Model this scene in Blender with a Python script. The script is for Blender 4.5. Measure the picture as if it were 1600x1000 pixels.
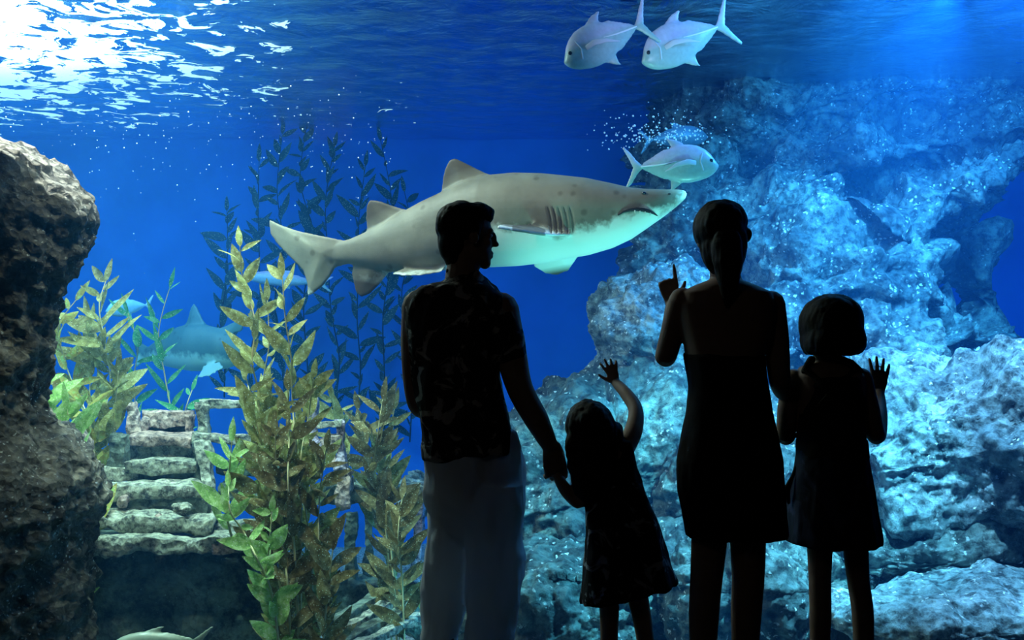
import bpy, bmesh, math, random
from mathutils import Vector, Matrix, noise
from math import sin, cos, pi, radians, sqrt, exp
random.seed(7)
for o in list(bpy.data.objects): bpy.data.objects.remove(o)
S = bpy.context.scene
COL = S.collection
V = Vector

# ------------------------------------------------------------------ camera
CZ = 1.37
cd = bpy.data.cameras.new('camera'); cam = bpy.data.objects.new('camera', cd); COL.objects.link(cam)
cam.location = (0, 0, CZ); cam.rotation_euler = (pi/2, 0, 0)
cd.sensor_width = 36; cd.lens = 36; cd.clip_end = 100; cd.clip_start = 0.05
S.camera = cam
def P(px, py, Y):
    return V(((px-800)/1600*Y, Y, CZ-(py-500)/1600*Y))
def M(px, Y): return px/1600*Y      # pixels to metres at distance Y

# ------------------------------------------------------------------ world, exposure
w = bpy.data.worlds.new('world'); S.world = w; w.use_nodes = True
w.node_tree.nodes['Background'].inputs[0].default_value = (0.01, 0.02, 0.05, 1)
w.node_tree.nodes['Background'].inputs[1].default_value = 0.25
S.view_settings.view_transform = 'Standard'; S.view_settings.look = 'None'
S.view_settings.exposure = 0.0; S.view_settings.gamma = 1; S.view_settings.use_curve_mapping = False

# ------------------------------------------------------------------ lights (over the tank, plus unseen ones added for single subjects)
def light(name, kind, loc, target, energy, color, size=1.0, sizey=None, spot=60, blend=.6):
    l = bpy.data.lights.new(name, kind); o = bpy.data.objects.new(name, l); COL.objects.link(o)
    o.location = loc; l.energy = energy; l.color = color
    o.rotation_euler = (V(target)-V(loc)).to_track_quat('-Z', 'Y').to_euler()
    if kind == 'AREA':
        l.size = size
        if sizey: l.shape = 'RECTANGLE'; l.size_y = sizey
    if kind == 'SPOT':
        l.spot_size = radians(spot); l.spot_blend = blend; l.shadow_soft_size = size
    return o
# warm white floods over the left half
light('tank_flood_left', 'AREA', (-2.1, 6.0, 3.62), (-2.1, 6.3, 0.5), 130, (.86, 1, .86), 1.6, .5)
light('tank_spot_rock', 'SPOT', (-2.35, 5.75, 3.6), (-2.65, 4.9, 1.9), 480, (1, .9, .72), .10, spot=58)
light('tank_spot_wreck', 'SPOT', (-2.0, 5.6, 3.6), (-2.0, 6.3, .2), 620, (.6, 1, .88), .08, spot=54)
light('tank_spot_shark', 'SPOT', (-.6, 4.4, 3.4), (.0, 6.2, 1.9), 56, (1, .97, .84), .12, spot=52)
light('tank_fill_belly', 'SPOT', (1.1, 4.4, -.9), (.65, 6.0, 1.9), 420, (.25, 1, .88), .15, spot=30)  # unseen light added low down, stands in for bounce off the bed
# blue white floods over the right half
light('tank_flood_right', 'AREA', (2.6, 6.2, 3.62), (2.6, 8.0, 0.3), 170, (.08, .45, 1), 1.2, .6)
light('tank_spot_reef', 'SPOT', (2.9, 6.7, 3.62), (2.5, 8.9, .7), 1350, (.08, .46, 1), .05, spot=80)
light('tank_flood_reef_top', 'AREA', (4.2, 7.0, 3.62), (3.9, 10.2, 2.5), 170, (.05, .38, 1), 2.0, .3)
light('tank_spot_ledge', 'SPOT', (2.7, 5.2, 3.6), (2.9, 6.7, -.1), 1500, (.26, .62, 1), .05, spot=70)
light('tank_spot_low', 'SPOT', (2.1, 4.9, 3.6), (1.1, 7.0, -.6), 2600, (.16, .70, 1), .05, spot=50)
light('tank_fill_kelp', 'SPOT', (-1.3, 4.35, 3.3), (-1.9, 5.9, -.1), 210, (.95, 1, .78), .15, spot=62)  # fill added at the front top to bring out kelp and wreck
light('tank_fill_fish', 'SPOT', (1.0, 4.3, 2.6), (.98, 6.5, 3.15), 120, (.62, .66, 1), .1, spot=30)  # unseen underwater fill added to brighten the two top fish
# blue back lighting of the far wall
light('tank_blue_left', 'AREA', (-3.4, 9.6, 2.2), (-3.6, 13.0, .8), 46, (.015, .27, 1), 2.6, .5)
light('tank_blue_middle', 'AREA', (.8, 9.8, 1.4), (.3, 13.0, .9), 26, (.0, .09, 1), 2.0, .4)
light('tank_blue_corner', 'SPOT', (5.9, 9.0, 2.6), (7.4, 12.0, 2.0), 150, (.0, .1, 1), .1, spot=80)
# the dim visitor room
light('room_glow', 'AREA', (-1.5, .3, 3.0), (-.3, 3.5, 1.0), 1.1, (.9, .9, .85), .6)

# ------------------------------------------------------------------ material helpers
def newmat(name):
    m = bpy.data.materials.new(name); m.use_nodes = True
    nt = m.node_tree; return m, nt, nt.nodes['Principled BSDF'], nt.nodes['Material Output']
def N(nt, t, **kw):
    n = nt.nodes.new(t)
    for k, v in kw.items():
        if k.startswith('i_'): n.inputs[int(k[2:]) if k[2:].isdigit() else k[2:]].default_value = v
        else: setattr(n, k, v)
    return n
def ramp(nt, src, stops, interp='LINEAR'):
    r = nt.nodes.new('ShaderNodeValToRGB'); r.color_ramp.interpolation = interp
    el = r.color_ramp.elements
    while len(el) < len(stops): el.new(.5)
    for e, (p, c) in zip(el, stops):
        e.position = p; e.color = c if len(c) == 4 else (*c, 1)
    nt.links.new(src, r.inputs[0]); return r
def tex(nt, kind='Noise', scale=5, detail=6, rough=.6, coord='Object', **kw):
    tc = N(nt, 'ShaderNodeTexCoord'); t = N(nt, 'ShaderNodeTex'+kind)
    t.inputs['Scale'].default_value = scale
    if kind == 'Voronoi': detail = 0
    if 'Detail' in t.inputs: t.inputs['Detail'].default_value = detail
    if 'Roughness' in t.inputs: t.inputs['Roughness'].default_value = rough
    for k, v in kw.items(): t.inputs[k].default_value = v
    nt.links.new(tc.outputs[coord], t.inputs['Vector']); return t
def mixc(nt, f, a, b, mode='MIX'):
    m = N(nt, 'ShaderNodeMix', data_type='RGBA', blend_type=mode)
    for s, x in ((0, f), (6, a), (7, b)):
        if hasattr(x, 'links'): nt.links.new(x, m.inputs[s])
        else: m.inputs[s].default_value = x if s == 0 else (*x, 1)
    return m.outputs[2]
def bump(nt, b, src, strength=.5, dist=.02):
    n = N(nt, 'ShaderNodeBump'); n.inputs['Strength'].default_value = strength; n.inputs['Distance'].default_value = dist
    nt.links.new(src, n.inputs['Height']); nt.links.new(n.outputs[0], b.inputs['Normal']); return n

def mat_plain(name, c, rough=.7, spec=.3, nscale=0, c2=None, bumpd=0):
    m, nt, b, o = newmat(name)
    b.inputs['Base Color'].default_value = (*c, 1); b.inputs['Roughness'].default_value = rough
    b.inputs['Specular IOR Level'].default_value = spec
    if nscale:
        t = tex(nt, scale=nscale)
        r = ramp(nt, t.outputs['Fac'], [(.35, c), (.65, c2 or c)]); nt.links.new(r.outputs[0], b.inputs['Base Color'])
        if bumpd: bump(nt, b, t.outputs['Fac'], .8, bumpd)
    return m
def mat_rock(name, dark, mid, light_, speck, sscale=45, st=.16, fine=14, bd=.05, rough=.55, spec=.5):
    m, nt, b, o = newmat(name)
    big = tex(nt, scale=1.6, detail=8, rough=.65)
    fn = tex(nt, scale=fine, detail=10, rough=.75)
    base = ramp(nt, big.outputs['Fac'], [(.33, dark), (.5, mid), (.68, light_)]).outputs[0]
    f2 = ramp(nt, fn.outputs['Fac'], [(.40, (.12, .14, .16)), (.58, (1.4, 1.4, 1.35))]).outputs[0]
    base = mixc(nt, 1.0, base, f2, 'MULTIPLY')
    vo = tex(nt, 'Voronoi', scale=sscale); vo.inputs['Randomness'].default_value = 1
    wn = tex(nt, scale=sscale*1.6, detail=2); wm = N(nt, 'ShaderNodeVectorMath', operation='MULTIPLY_ADD'); wm.inputs[1].default_value = (1.3/sscale,)*3
    wt = N(nt, 'ShaderNodeTexCoord'); nt.links.new(wn.outputs['Color'], wm.inputs[0]); nt.links.new(wt.outputs['Object'], wm.inputs[2]); nt.links.new(wm.outputs[0], vo.inputs['Vector'])
    sp = ramp(nt, vo.outputs['Distance'], [(st*.6, (1, 1, 1)), (st, (0, 0, 0))]).outputs[0]
    cl = tex(nt, scale=4.5, detail=5)
    cm = ramp(nt, cl.outputs['Fac'], [(.44, (.0, .0, .0)), (.60, (1, 1, 1))]).outputs[0]
    sb = N(nt, 'ShaderNodeSeparateColor'); nt.links.new(vo.outputs['Color'], sb.inputs[0])
    on = ramp(nt, sb.outputs[0], [(.5, (0, 0, 0)), (.62, (1, 1, 1))]).outputs[0]
    mk = mixc(nt, 1.0, mixc(nt, 1.0, sp, on, 'MULTIPLY'), cm, 'MULTIPLY')
    base = mixc(nt, mk, base, speck)
    nt.links.new(base, b.inputs['Base Color'])
    b.inputs['Roughness'].default_value = rough; b.inputs['Specular IOR Level'].default_value = spec
    ad = N(nt, 'ShaderNodeMath', operation='MULTIPLY_ADD'); nt.links.new(fn.outputs['Fac'], ad.inputs[0]); ad.inputs[1].default_value = 1.0
    v2 = tex(nt, 'Voronoi', scale=sscale*.45)
    nt.links.new(v2.outputs['Distance'], ad.inputs[2])
    bump(nt, b, ad.outputs[0], 1.0, bd)
    return m
R_BLUE = mat_rock('reef_rock', (.03, .045, .055), (.11, .15, .15), (.30, .36, .32), (.99, 1, .99), 27, .36, fine=11, bd=.035)
R_PALE = mat_rock('pale_reef_rock', (.07, .11, .13), (.24, .30, .32), (.60, .66, .70), (.99, 1, .99), 33, .36, fine=11, bd=.03)
R_DARK = mat_rock('dark_rock', (.02, .02, .016), (.065, .062, .05), (.26, .24, .19), (.50, .54, .50), 52, .34, fine=10, bd=.035)
R_WOOD = mat_rock('encrusted_wood', (.16, .18, .16), (.38, .40, .34), (.62, .58, .52), (.9, .9, .86), 60, .2, fine=22, bd=.02)
R_WOODP = mat_rock('pink_encrusted_wood', (.26, .18, .17), (.50, .36, .34), (.72, .6, .6), (.9, .85, .85), 60, .2, fine=22, bd=.02)
R_HULL = mat_rock('dark_hull', (.07, .10, .085), (.15, .2, .175), (.30, .36, .31), (.4, .5, .45), 40, .2, fine=8, bd=.03)
SAND = mat_rock('sand', (.4, .43, .42), (.55, .58, .55), (.7, .72, .7), (.9, .9, .9), 80, .2, fine=30, bd=.01)

def mat_leaf(name, a, b_, c, trans=.45, sc=24):
    m, nt, b, o = newmat(name)
    t = tex(nt, scale=sc, detail=8, rough=.75)
    r = ramp(nt, t.outputs['Fac'], [(.38, a), (.5, b_), (.62, c)])
    v = tex(nt, 'Voronoi', scale=60)
    sp = ramp(nt, v.outputs['Distance'], [(.14, (1, 1, 1)), (.24, (0, 0, 0))]).outputs[0]
    colr = mixc(nt, sp, r.outputs[0], (.75, .8, .6))
    nt.links.new(colr, b.inputs['Base Color']); b.inputs['Roughness'].default_value = .55; b.inputs['Specular IOR Level'].default_value = .2
    tr = N(nt, 'ShaderNodeBsdfTranslucent'); nt.links.new(colr, tr.inputs[0])
    mx = N(nt, 'ShaderNodeMixShader'); mx.inputs[0].default_value = trans
    nt.links.new(b.outputs[0], mx.inputs[1]); nt.links.new(tr.outputs[0], mx.inputs[2]); nt.links.new(mx.outputs[0], o.inputs[0])
    bump(nt, b, t.outputs['Fac'], .6, .01)
    return m
L_OLIVE = mat_leaf('olive_kelp_leaf', (.20, .19, .06), (.36, .36, .12), (.58, .60, .28))
L_BROWN = mat_leaf('brown_kelp_leaf', (.13, .10, .04), (.25, .20, .08), (.42, .36, .18))
L_GREEN = mat_leaf('bright_green_kelp_leaf', (.18, .34, .10), (.35, .58, .16), (.6, .75, .38))
L_YELL = mat_leaf('yellow_kelp_leaf', (.40, .30, .10), (.55, .52, .14), (.45, .75, .25))
L_TEAL = mat_leaf('teal_kelp_leaf', (.05, .32, .14), (.10, .45, .2), (.2, .55, .3))
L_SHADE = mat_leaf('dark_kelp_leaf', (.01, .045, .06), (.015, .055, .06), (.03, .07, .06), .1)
STEM = mat_plain('kelp_stem', (.55, .5, .28), .5)
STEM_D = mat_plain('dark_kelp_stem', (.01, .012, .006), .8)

def mat_cloth(name, c, rough=.9, trans=0, pattern=None):
    m, nt, b, o = newmat(name)
    t = tex(nt, scale=140, detail=2)
    b.inputs['Base Color'].default_value = (*c, 1); b.inputs['Roughness'].default_value = rough
    b.inputs['Specular IOR Level'].default_value = .1
    src = None
    if pattern:
        c2, sc, th = pattern
        n1 = tex(nt, scale=sc, detail=3, rough=.6, Distortion=1.2)
        r = ramp(nt, n1.outputs['Fac'], [(th-.03, c), (th+.03, c2)]); src = r.outputs[0]
        nt.links.new(src, b.inputs['Base Color'])
    bump(nt, b, t.outputs['Fac'], .3, .002)
    if trans:
        tr = N(nt, 'ShaderNodeBsdfTranslucent'); tr.inputs[0].default_value = (*c, 1)
        mx = N(nt, 'ShaderNodeMixShader'); mx.inputs[0].default_value = trans
        nt.links.new(b.outputs[0], mx.inputs[1]); nt.links.new(tr.outputs[0], mx.inputs[2]); nt.links.new(mx.outputs[0], o.inputs[0])
    return m
SKIN = mat_plain('skin', (.20, .12, .085), .65, .2, 30, (.23, .14, .1))
HAIR = mat_plain('dark_hair', (.008, .006, .005), .7, .12, 60, (.012, .01, .008), .002)
EYE = mat_plain('eye_white', (.5, .5, .5), .2)
SHOE = mat_plain('dark_shoe', (.02, .02, .02), .6)
SHIRT = mat_cloth('patterned_shirt_cloth', (.02, .018, .018), pattern=((.30, .27, .25), 13, .58))
PANTS = mat_cloth('pale_trouser_cloth', (.75, .8, .85), trans=.4)
DRESS_B = mat_cloth('black_dress_cloth', (.006, .006, .007))
DRESS_G = mat_cloth('floral_dress_cloth', (.008, .008, .01), pattern=((.22, .22, .24), 11, .60))
TOP_D = mat_cloth('dark_top_cloth', (.012, .014, .018))
SKIRT = mat_cloth('navy_skirt_cloth', (.012, .016, .03), pattern=((.03, .04, .08), 6, .58))
STRAP = mat_cloth('strap_cloth', (.02, .018, .015))
YEL = mat_cloth('yellow_trim_cloth', (.3, .35, .05))

# ------------------------------------------------------------------ mesh helpers
class MB:
    def __init__(s): s.v = []; s.f = []
    def add(s, vs, fs):
        n = len(s.v); s.v += [tuple(x) for x in vs]; s.f += [tuple(i+n for i in f) for f in fs]; return s
    def rings(s, rings, cap=True):
        n = len(rings[0]); vs = [p for r in rings for p in r]; fs = []
        for i in range(len(rings)-1):
            for j in range(n):
                a = i*n+j; b = i*n+(j+1) % n
                fs.append((a, b, b+n, a+n))
        if cap:
            fs.append(tuple(range(n))[::-1]); fs.append(tuple((len(rings)-1)*n+j for j in range(n)))
        return s.add(vs, fs)
    def ell(s, c, r, rot=None, seg=20, rg=12):
        c = V(c); vs = []; fs = []
        rm = rot or Matrix.Identity(3)
        vs.append(c+rm@V((0, 0, r[2])))
        for i in range(1, rg):
            t = pi*i/rg
            for j in range(seg):
                a = 2*pi*j/seg
                vs.append(c+rm@V((r[0]*sin(t)*cos(a), r[1]*sin(t)*sin(a), r[2]*cos(t))))
        vs.append(c+rm@V((0, 0, -r[2]))); L = len(vs)-1
        for j in range(seg):
            fs.append((0, 1+j, 1+(j+1) % seg)); b0 = 1+(rg-2)*seg
            fs.append((L, b0+(j+1) % seg, b0+j))
        for i in range(rg-2):
            for j in range(seg):
                a = 1+i*seg+j; b = 1+i*seg+(j+1) % seg
                fs.append((a, a+seg, b+seg, b))
        return s.add(vs, fs)
    def tube(s, pts, rad, seg=16, flat=None, round_=True, side=None):
        """pts list of vectors, rad list of r or (a,b); side = preferred direction of a-axis"""
        pts = [V(p) for p in pts]; rings = []
        n = len(pts)
        rr = [(r, r) if not isinstance(r, (tuple, list)) else r for r in rad]
        T = []
        for i in range(n):
            T.append((pts[min(i+1, n-1)]-pts[max(i-1, 0)]).normalized())
        up = V(side) if side is not None else (V((0, 0, 1)) if abs(T[0].z) < .9 else V((1, 0, 0)))
        items = [(pts[i], rr[i], T[i]) for i in range(n)]
        if round_:
            a0, b0 = rr[0]; m0 = min(a0, b0); a1, b1 = rr[-1]; m1 = min(a1, b1)
            pre = [(pts[0]-T[0]*m0*k, (a0*sqrt(1-k*k), b0*sqrt(1-k*k)), T[0]) for k in (.985, .85, .5)]
            post = [(pts[-1]+T[-1]*m1*k, (a1*sqrt(1-k*k), b1*sqrt(1-k*k)), T[-1]) for k in (.5, .85, .985)]
            items = pre+items+post
        x = up
        for p, (a, b), t in items:
            x = (x-t*x.dot(t))
            if x.length < 1e-4: x = t.orthogonal()
            x.normalize(); y = t.cross(x)
            rings.append([p+x*a*cos(2*pi*j/seg)+y*b*sin(2*pi*j/seg) for j in range(seg)])
            if side is not None: x = V(side)
        return s.rings(rings)
    def sect(s, secs, seg=40, fn=None, tilt=0):
        """horizontal elliptical sections: (cx,cy,cz,rx,ry)"""
        rings = []
        for k, (cx, cy, cz, rx, ry) in enumerate(secs):
            ring = []
            for j in range(seg):
                a = 2*pi*j/seg; m = fn(a, k/(len(secs)-1)) if fn else 1
                ca, sa = cos(a), sin(a); e = .85
                ring.append(V((cx+rx*m*math.copysign(abs(ca)**e, ca), cy+ry*m*math.copysign(abs(sa)**e, sa), cz+tilt*rx*ca*(k/(len(secs)-1))**3)))
            rings.append(ring)
        return s.rings(rings)
    def box(s, c, sx, sy, sz, rot=None):
        rm = rot or Matrix.Identity(3)
        vs = [V(c)+rm@V((x*sx/2, y*sy/2, z*sz/2)) for x in (-1, 1) for y in (-1, 1) for z in (-1, 1)]
        return s.add(vs, [(0, 1, 3, 2), (4, 6, 7, 5), (0, 4, 5, 1), (2, 3, 7, 6), (0, 2, 6, 4), (1, 5, 7, 3)])
    def build(s, name, mat, parent=None, origin=None, voxel=0, smooth=2, sub=0, disp=None, shade=True):
        me = bpy.data.meshes.new(name)
        og = V(origin) if origin is not None else V((0, 0, 0))
        if parent is not None and origin is None: og = parent.location.copy()
        me.from_pydata([tuple(V(p)-og) for p in s.v], [], s.f); me.update()
        bm = bmesh.new(); bm.from_mesh(me); bmesh.ops.recalc_face_normals(bm, faces=bm.faces)
        bm.to_mesh(me); bm.free()
        ob = bpy.data.objects.new(name, me); COL.objects.link(ob)
        if voxel or sub:
            if sub:
                md = ob.modifiers.new('s', 'SUBSURF'); md.levels = sub; md.render_levels = sub
            if voxel:
                md = ob.modifiers.new('r', 'REMESH'); md.mode = 'VOXEL'; md.voxel_size = voxel
                if smooth:
                    md = ob.modifiers.new('m', 'SMOOTH'); md.factor = .5; md.iterations = smooth
            dg = bpy.context.evaluated_depsgraph_get()
            m2 = bpy.data.meshes.new_from_object(ob.evaluated_get(dg))
            ob.modifiers.clear(); ob.data = m2; bpy.data.meshes.remove(me); me = m2; me.name = name
        if disp:
            nn = [v.normal.copy() for v in me.vertices]
            for v, n in zip(me.vertices, nn):
                v.co += n*disp(v.co+og)
        me.materials.clear(); me.materials.append(mat)
        if shade: me.polygons.foreach_set('use_smooth', [True]*len(me.polygons))
        me.update()
        if parent is not None: ob.parent = parent
        else: ob.location = og
        return ob
def tag(o, label=None, cat=None, group=None, kind=None):
    if label: o['label'] = label
    if cat: o['category'] = cat
    if group: o['group'] = group
    if kind: o['kind'] = kind
    return o
def empty(name, loc, label, cat, group=None):
    o = bpy.data.objects.new(name, None); COL.objects.link(o); o.location = loc; o.empty_display_size = .1
    return tag(o, label, cat, group)
def lerp(a, b, t): return a+(b-a)*t

# ------------------------------------------------------------------ room and tank shell
PAINT = mat_plain('tank_blue_paint', (.03, .22, .85), .8, .1, 1.2, (.02, .17, .70))
BLACK = mat_plain('dark_room_paint', (.012, .012, .015), .9, .1, 4, (.016, .016, .02))
CARPET = mat_plain('dark_carpet', (.012, .012, .015), .95, .05, 80, (.02, .02, .025))
def slab(name, x0, x1, y0, y1, z0, z1, mat):
    b = MB().box(((x0+x1)/2, (y0+y1)/2, (z0+z1)/2), x1-x0, y1-y0, z1-z0)
    o = b.build(name, mat, origin=((x0+x1)/2, (y0+y1)/2, z0), shade=False); tag(o, kind='structure'); return o
TX0, TX1, TY0, TY1, TZ, WZ = -8, 8.4, 4.1, 13.2, -1.5, 3.7
slab('floor', -5.4, 5.4, -3.6, 3.9, -.2, 0, CARPET)
slab('ceiling', -5.4, 5.4, -3.6, 3.9, 3.6, 3.8, BLACK)
slab('wall_left', -5.6, -5.4, -3.6, 3.9, -.2, 3.8, BLACK)
slab('wall_right', 5.4, 5.6, -3.6, 3.9, -.2, 3.8, BLACK)
slab('wall_rear', -5.6, 5.6, -3.8, -3.6, -.2, 3.8, BLACK)
slab('wall_tank_sill', -8.4, 8.6, 3.9, 4.1, -1.7, .05, BLACK)
slab('wall_tank_header', -8.4, 8.6, 3.9, 4.1, 3.5, 6.0, BLACK)
slab('wall_tank_pier_left', -8.4, -5.2, 3.9, 4.1, .05, 3.5, BLACK)
slab('wall_tank_pier_right', 5.2, 8.6, 3.9, 4.1, .05, 3.5, BLACK)
slab('wall_tank_back', TX0-.2, TX1+.2, TY1, TY1+.2, -1.7, 6, PAINT)
slab('wall_tank_left', TX0-.2, TX0, TY0, TY1, -1.7, 6, PAINT)
slab('wall_tank_right', TX1, TX1+.2, TY0, TY1, -1.7, 6, PAINT)
slab('ceiling_tank', TX0-.2, TX1+.2, TY0, TY1, 6, 6.2, BLACK)
# sandy tank bed
b = MB(); nx, ny = 90, 60; vs = []; fs = []
for i in range(nx+1):
    for j in range(ny+1):
        x = lerp(TX0, TX1, i/nx); y = lerp(TY0, TY1, j/ny)
        vs.append((x, y, TZ+.12*noise.fractal(V((x*.7, y*.7, 3)), .8, 2, 5)))
for i in range(nx):
    for j in range(ny):
        a = i*(ny+1)+j; fs.append((a, a+ny+1, a+ny+2, a+1))
tag(b.add(vs, fs).build('floor_tank', SAND), kind='structure')
# acrylic pane
m, nt, bs, o = newmat('acrylic')
tr = N(nt, 'ShaderNodeBsdfTransparent'); tr.inputs[0].default_value = (.985, .99, .995, 1)
gl = N(nt, 'ShaderNodeBsdfGlossy'); gl.inputs['Roughness'].default_value = .03
fr = N(nt, 'ShaderNodeFresnel'); fr.inputs[0].default_value = 1.12
mx = N(nt, 'ShaderNodeMixShader'); nt.links.new(fr.outputs[0], mx.inputs[0]); nt.links.new(tr.outputs[0], mx.inputs[1]); nt.links.new(gl.outputs[0], mx.inputs[2])
nt.links.new(mx.outputs[0], o.inputs[0]); ACR = m
slab('window_1', -5.2, 5.2, 3.95, 4.06, .05, 3.5, ACR)
# water body: absorbs red, scatters blue
m, nt, bs, o = newmat('water_volume'); nt.nodes.remove(bs)
ab = N(nt, 'ShaderNodeVolumeAbsorption'); ab.inputs[0].default_value = (.35, .82, .95, 1); ab.inputs[1].default_value = .10
sc = N(nt, 'ShaderNodeVolumeScatter'); sc.inputs[0].default_value = (.05, .35, 1, 1); sc.inputs[1].default_value = .035; sc.inputs[2].default_value = .3
ad = N(nt, 'ShaderNodeAddShader'); nt.links.new(ab.outputs[0], ad.inputs[0]); nt.links.new(sc.outputs[0], ad.inputs[1]); nt.links.new(ad.outputs[0], o.inputs['Volume'])
WATER = m
slab('water', TX0+.01, TX1-.01, TY0+.01, TY1-.01, TZ-.15, WZ-.02, WATER)
# rippled water surface: mirror, with clear openings cut by noise to shape the lamp glints
m, nt, bs, o = newmat('water_surface'); nt.nodes.remove(bs)
tc = N(nt, 'ShaderNodeTexCoord'); sep = N(nt, 'ShaderNodeSeparateXYZ'); nt.links.new(tc.outputs['Object'], sep.inputs[0])
n1 = tex(nt, scale=3.0, detail=7, rough=.62, Distortion=1.1)
n2 = tex(nt, scale=1.0, detail=3, rough=.5)
# openings thin out away from the lamp, imitating its light fading off
vm = N(nt, 'ShaderNodeVectorMath', operation='MULTIPLY_ADD'); vm.inputs[1].default_value = (1/4.7, 1/5.4, 0); vm.inputs[2].default_value = (6.1/4.7, -7.7/5.4, 0)
nt.links.new(tc.outputs['Object'], vm.inputs[0])
ln = N(nt, 'ShaderNodeVectorMath', operation='LENGTH'); nt.links.new(vm.outputs[0], ln.inputs[0])
mr = N(nt, 'ShaderNodeMapRange'); mr.inputs[1].default_value = .30; mr.inputs[2].default_value = 1.02; mr.inputs[3].default_value = .16; mr.inputs[4].default_value = -.15
nt.links.new(ln.outputs['Value'], mr.inputs[0])
a1 = N(nt, 'ShaderNodeMath', operation='ADD'); nt.links.new(n1.outputs['Fac'], a1.inputs[0]); nt.links.new(mr.outputs[0], a1.inputs[1])
mk = ramp(nt, a1.outputs[0], [(.512, (0, 0, 0)), (.525, (1, 1, 1))])
tr = N(nt, 'ShaderNodeBsdfTransparent'); tr.inputs[0].default_value = (.8, .97, 1, 1)
gl = N(nt, 'ShaderNodeBsdfGlossy'); gl.inputs[0].default_value = (.6, .8, 1, 1); gl.inputs['Roughness'].default_value = .12
bp = N(nt, 'ShaderNodeBump'); bp.inputs['Strength'].default_value = .7; bp.inputs['Distance'].default_value = .12
nt.links.new(n1.outputs['Fac'], bp.inputs['Height']); nt.links.new(bp.outputs[0], gl.inputs['Normal'])
mx = N(nt, 'ShaderNodeMixShader'); nt.links.new(mk.outputs[0], mx.inputs[0]); nt.links.new(gl.outputs[0], mx.inputs[1]); nt.links.new(tr.outputs[0], mx.inputs[2])
nt.links.new(mx.outputs[0], o.inputs[0]); SURF = m
b = MB(); vs = []; fs = []; nx, ny = 160, 100
for i in range(nx+1):
    for j in range(ny+1):
        x = lerp(TX0, TX1, i/nx); y = lerp(TY0, TY1, j/ny)
        vs.append((x, y, WZ+.02*noise.noise(V((x*1.6, y*1.6, 0)))+.008*noise.noise(V((x*5, y*5, 0)))))
for i in range(nx):
    for j in range(ny):
        a = i*(ny+1)+j; fs.append((a, a+ny+1, a+ny+2, a+1))
tag(b.add(vs, fs).build('water_surface', SURF), kind='structure')
# lamp panels above the water
def mat_emit(name, c, s):
    m, nt, bs, o = newmat(name); bs.inputs['Base Color'].default_value = (0, 0, 0, 1)
    bs.inputs['Emission Color'].default_value = (*c, 1); bs.inputs['Emission Strength'].default_value = s; return m
LAMP = mat_emit('lamp_glow', (.72, .95, 1), 1.4); CASE = mat_plain('lamp_casing', (.1, .1, .11), .4)
# the lamp behind the diffuser makes its panel brightest round the bulb
_nt = LAMP.node_tree; _b = _nt.nodes['Principled BSDF']; _tc = N(_nt, 'ShaderNodeTexCoord')
_vm = N(_nt, 'ShaderNodeVectorMath', operation='MULTIPLY_ADD'); _vm.inputs[1].default_value = (1, 1, 0); _vm.inputs[2].default_value = (.5, 2.6, 0)
_ln = N(_nt, 'ShaderNodeVectorMath', operation='LENGTH'); _nt.links.new(_tc.outputs['Object'], _vm.inputs[0]); _nt.links.new(_vm.outputs[0], _ln.inputs[0])
_mr = N(_nt, 'ShaderNodeMapRange', interpolation_type='SMOOTHERSTEP'); _mr.inputs[1].default_value = .2; _mr.inputs[2].default_value = 4.2; _mr.inputs[3].default_value = 9; _mr.inputs[4].default_value = 1.15
_nt.links.new(_ln.outputs['Value'], _mr.inputs[0]); _nt.links.new(_mr.outputs[0], _b.inputs['Emission Strength'])
def lamp(x0, x1, y0, y1, z, mat, label, disc=False):
    e = empty('overhead_lamp', ((x0+x1)/2, (y0+y1)/2, z), label, 'lamp')
    if disc:
        for nm, m_, k, zz, h in (('casing', CASE, 1.04, z+.03, .05), ('diffuser', mat, 1, z, .03)):
            MB().rings([[V(((x0+x1)/2+(x1-x0)/2*k*cos(2*pi*j/48), (y0+y1)/2+(y1-y0)/2*k*sin(2*pi*j/48), zz+d)) for j in range(48)] for d in (-h/2, h/2)]).build(nm, m_, e, shade=False)
        return
    MB().box(((x0+x1)/2, (y0+y1)/2, z+.08), x1-x0+.1, y1-y0+.1, .14).build('casing', CASE, e, shade=False)
    MB().box(((x0+x1)/2, (y0+y1)/2, z), x1-x0, y1-y0, .03).build('diffuser', mat, e, shade=False)
lamp(-7.8, -1.0, 6.0, 13.1, 3.83, LAMP, 'wide bright lamp panel shining through the rippled water surface, upper left')

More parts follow.
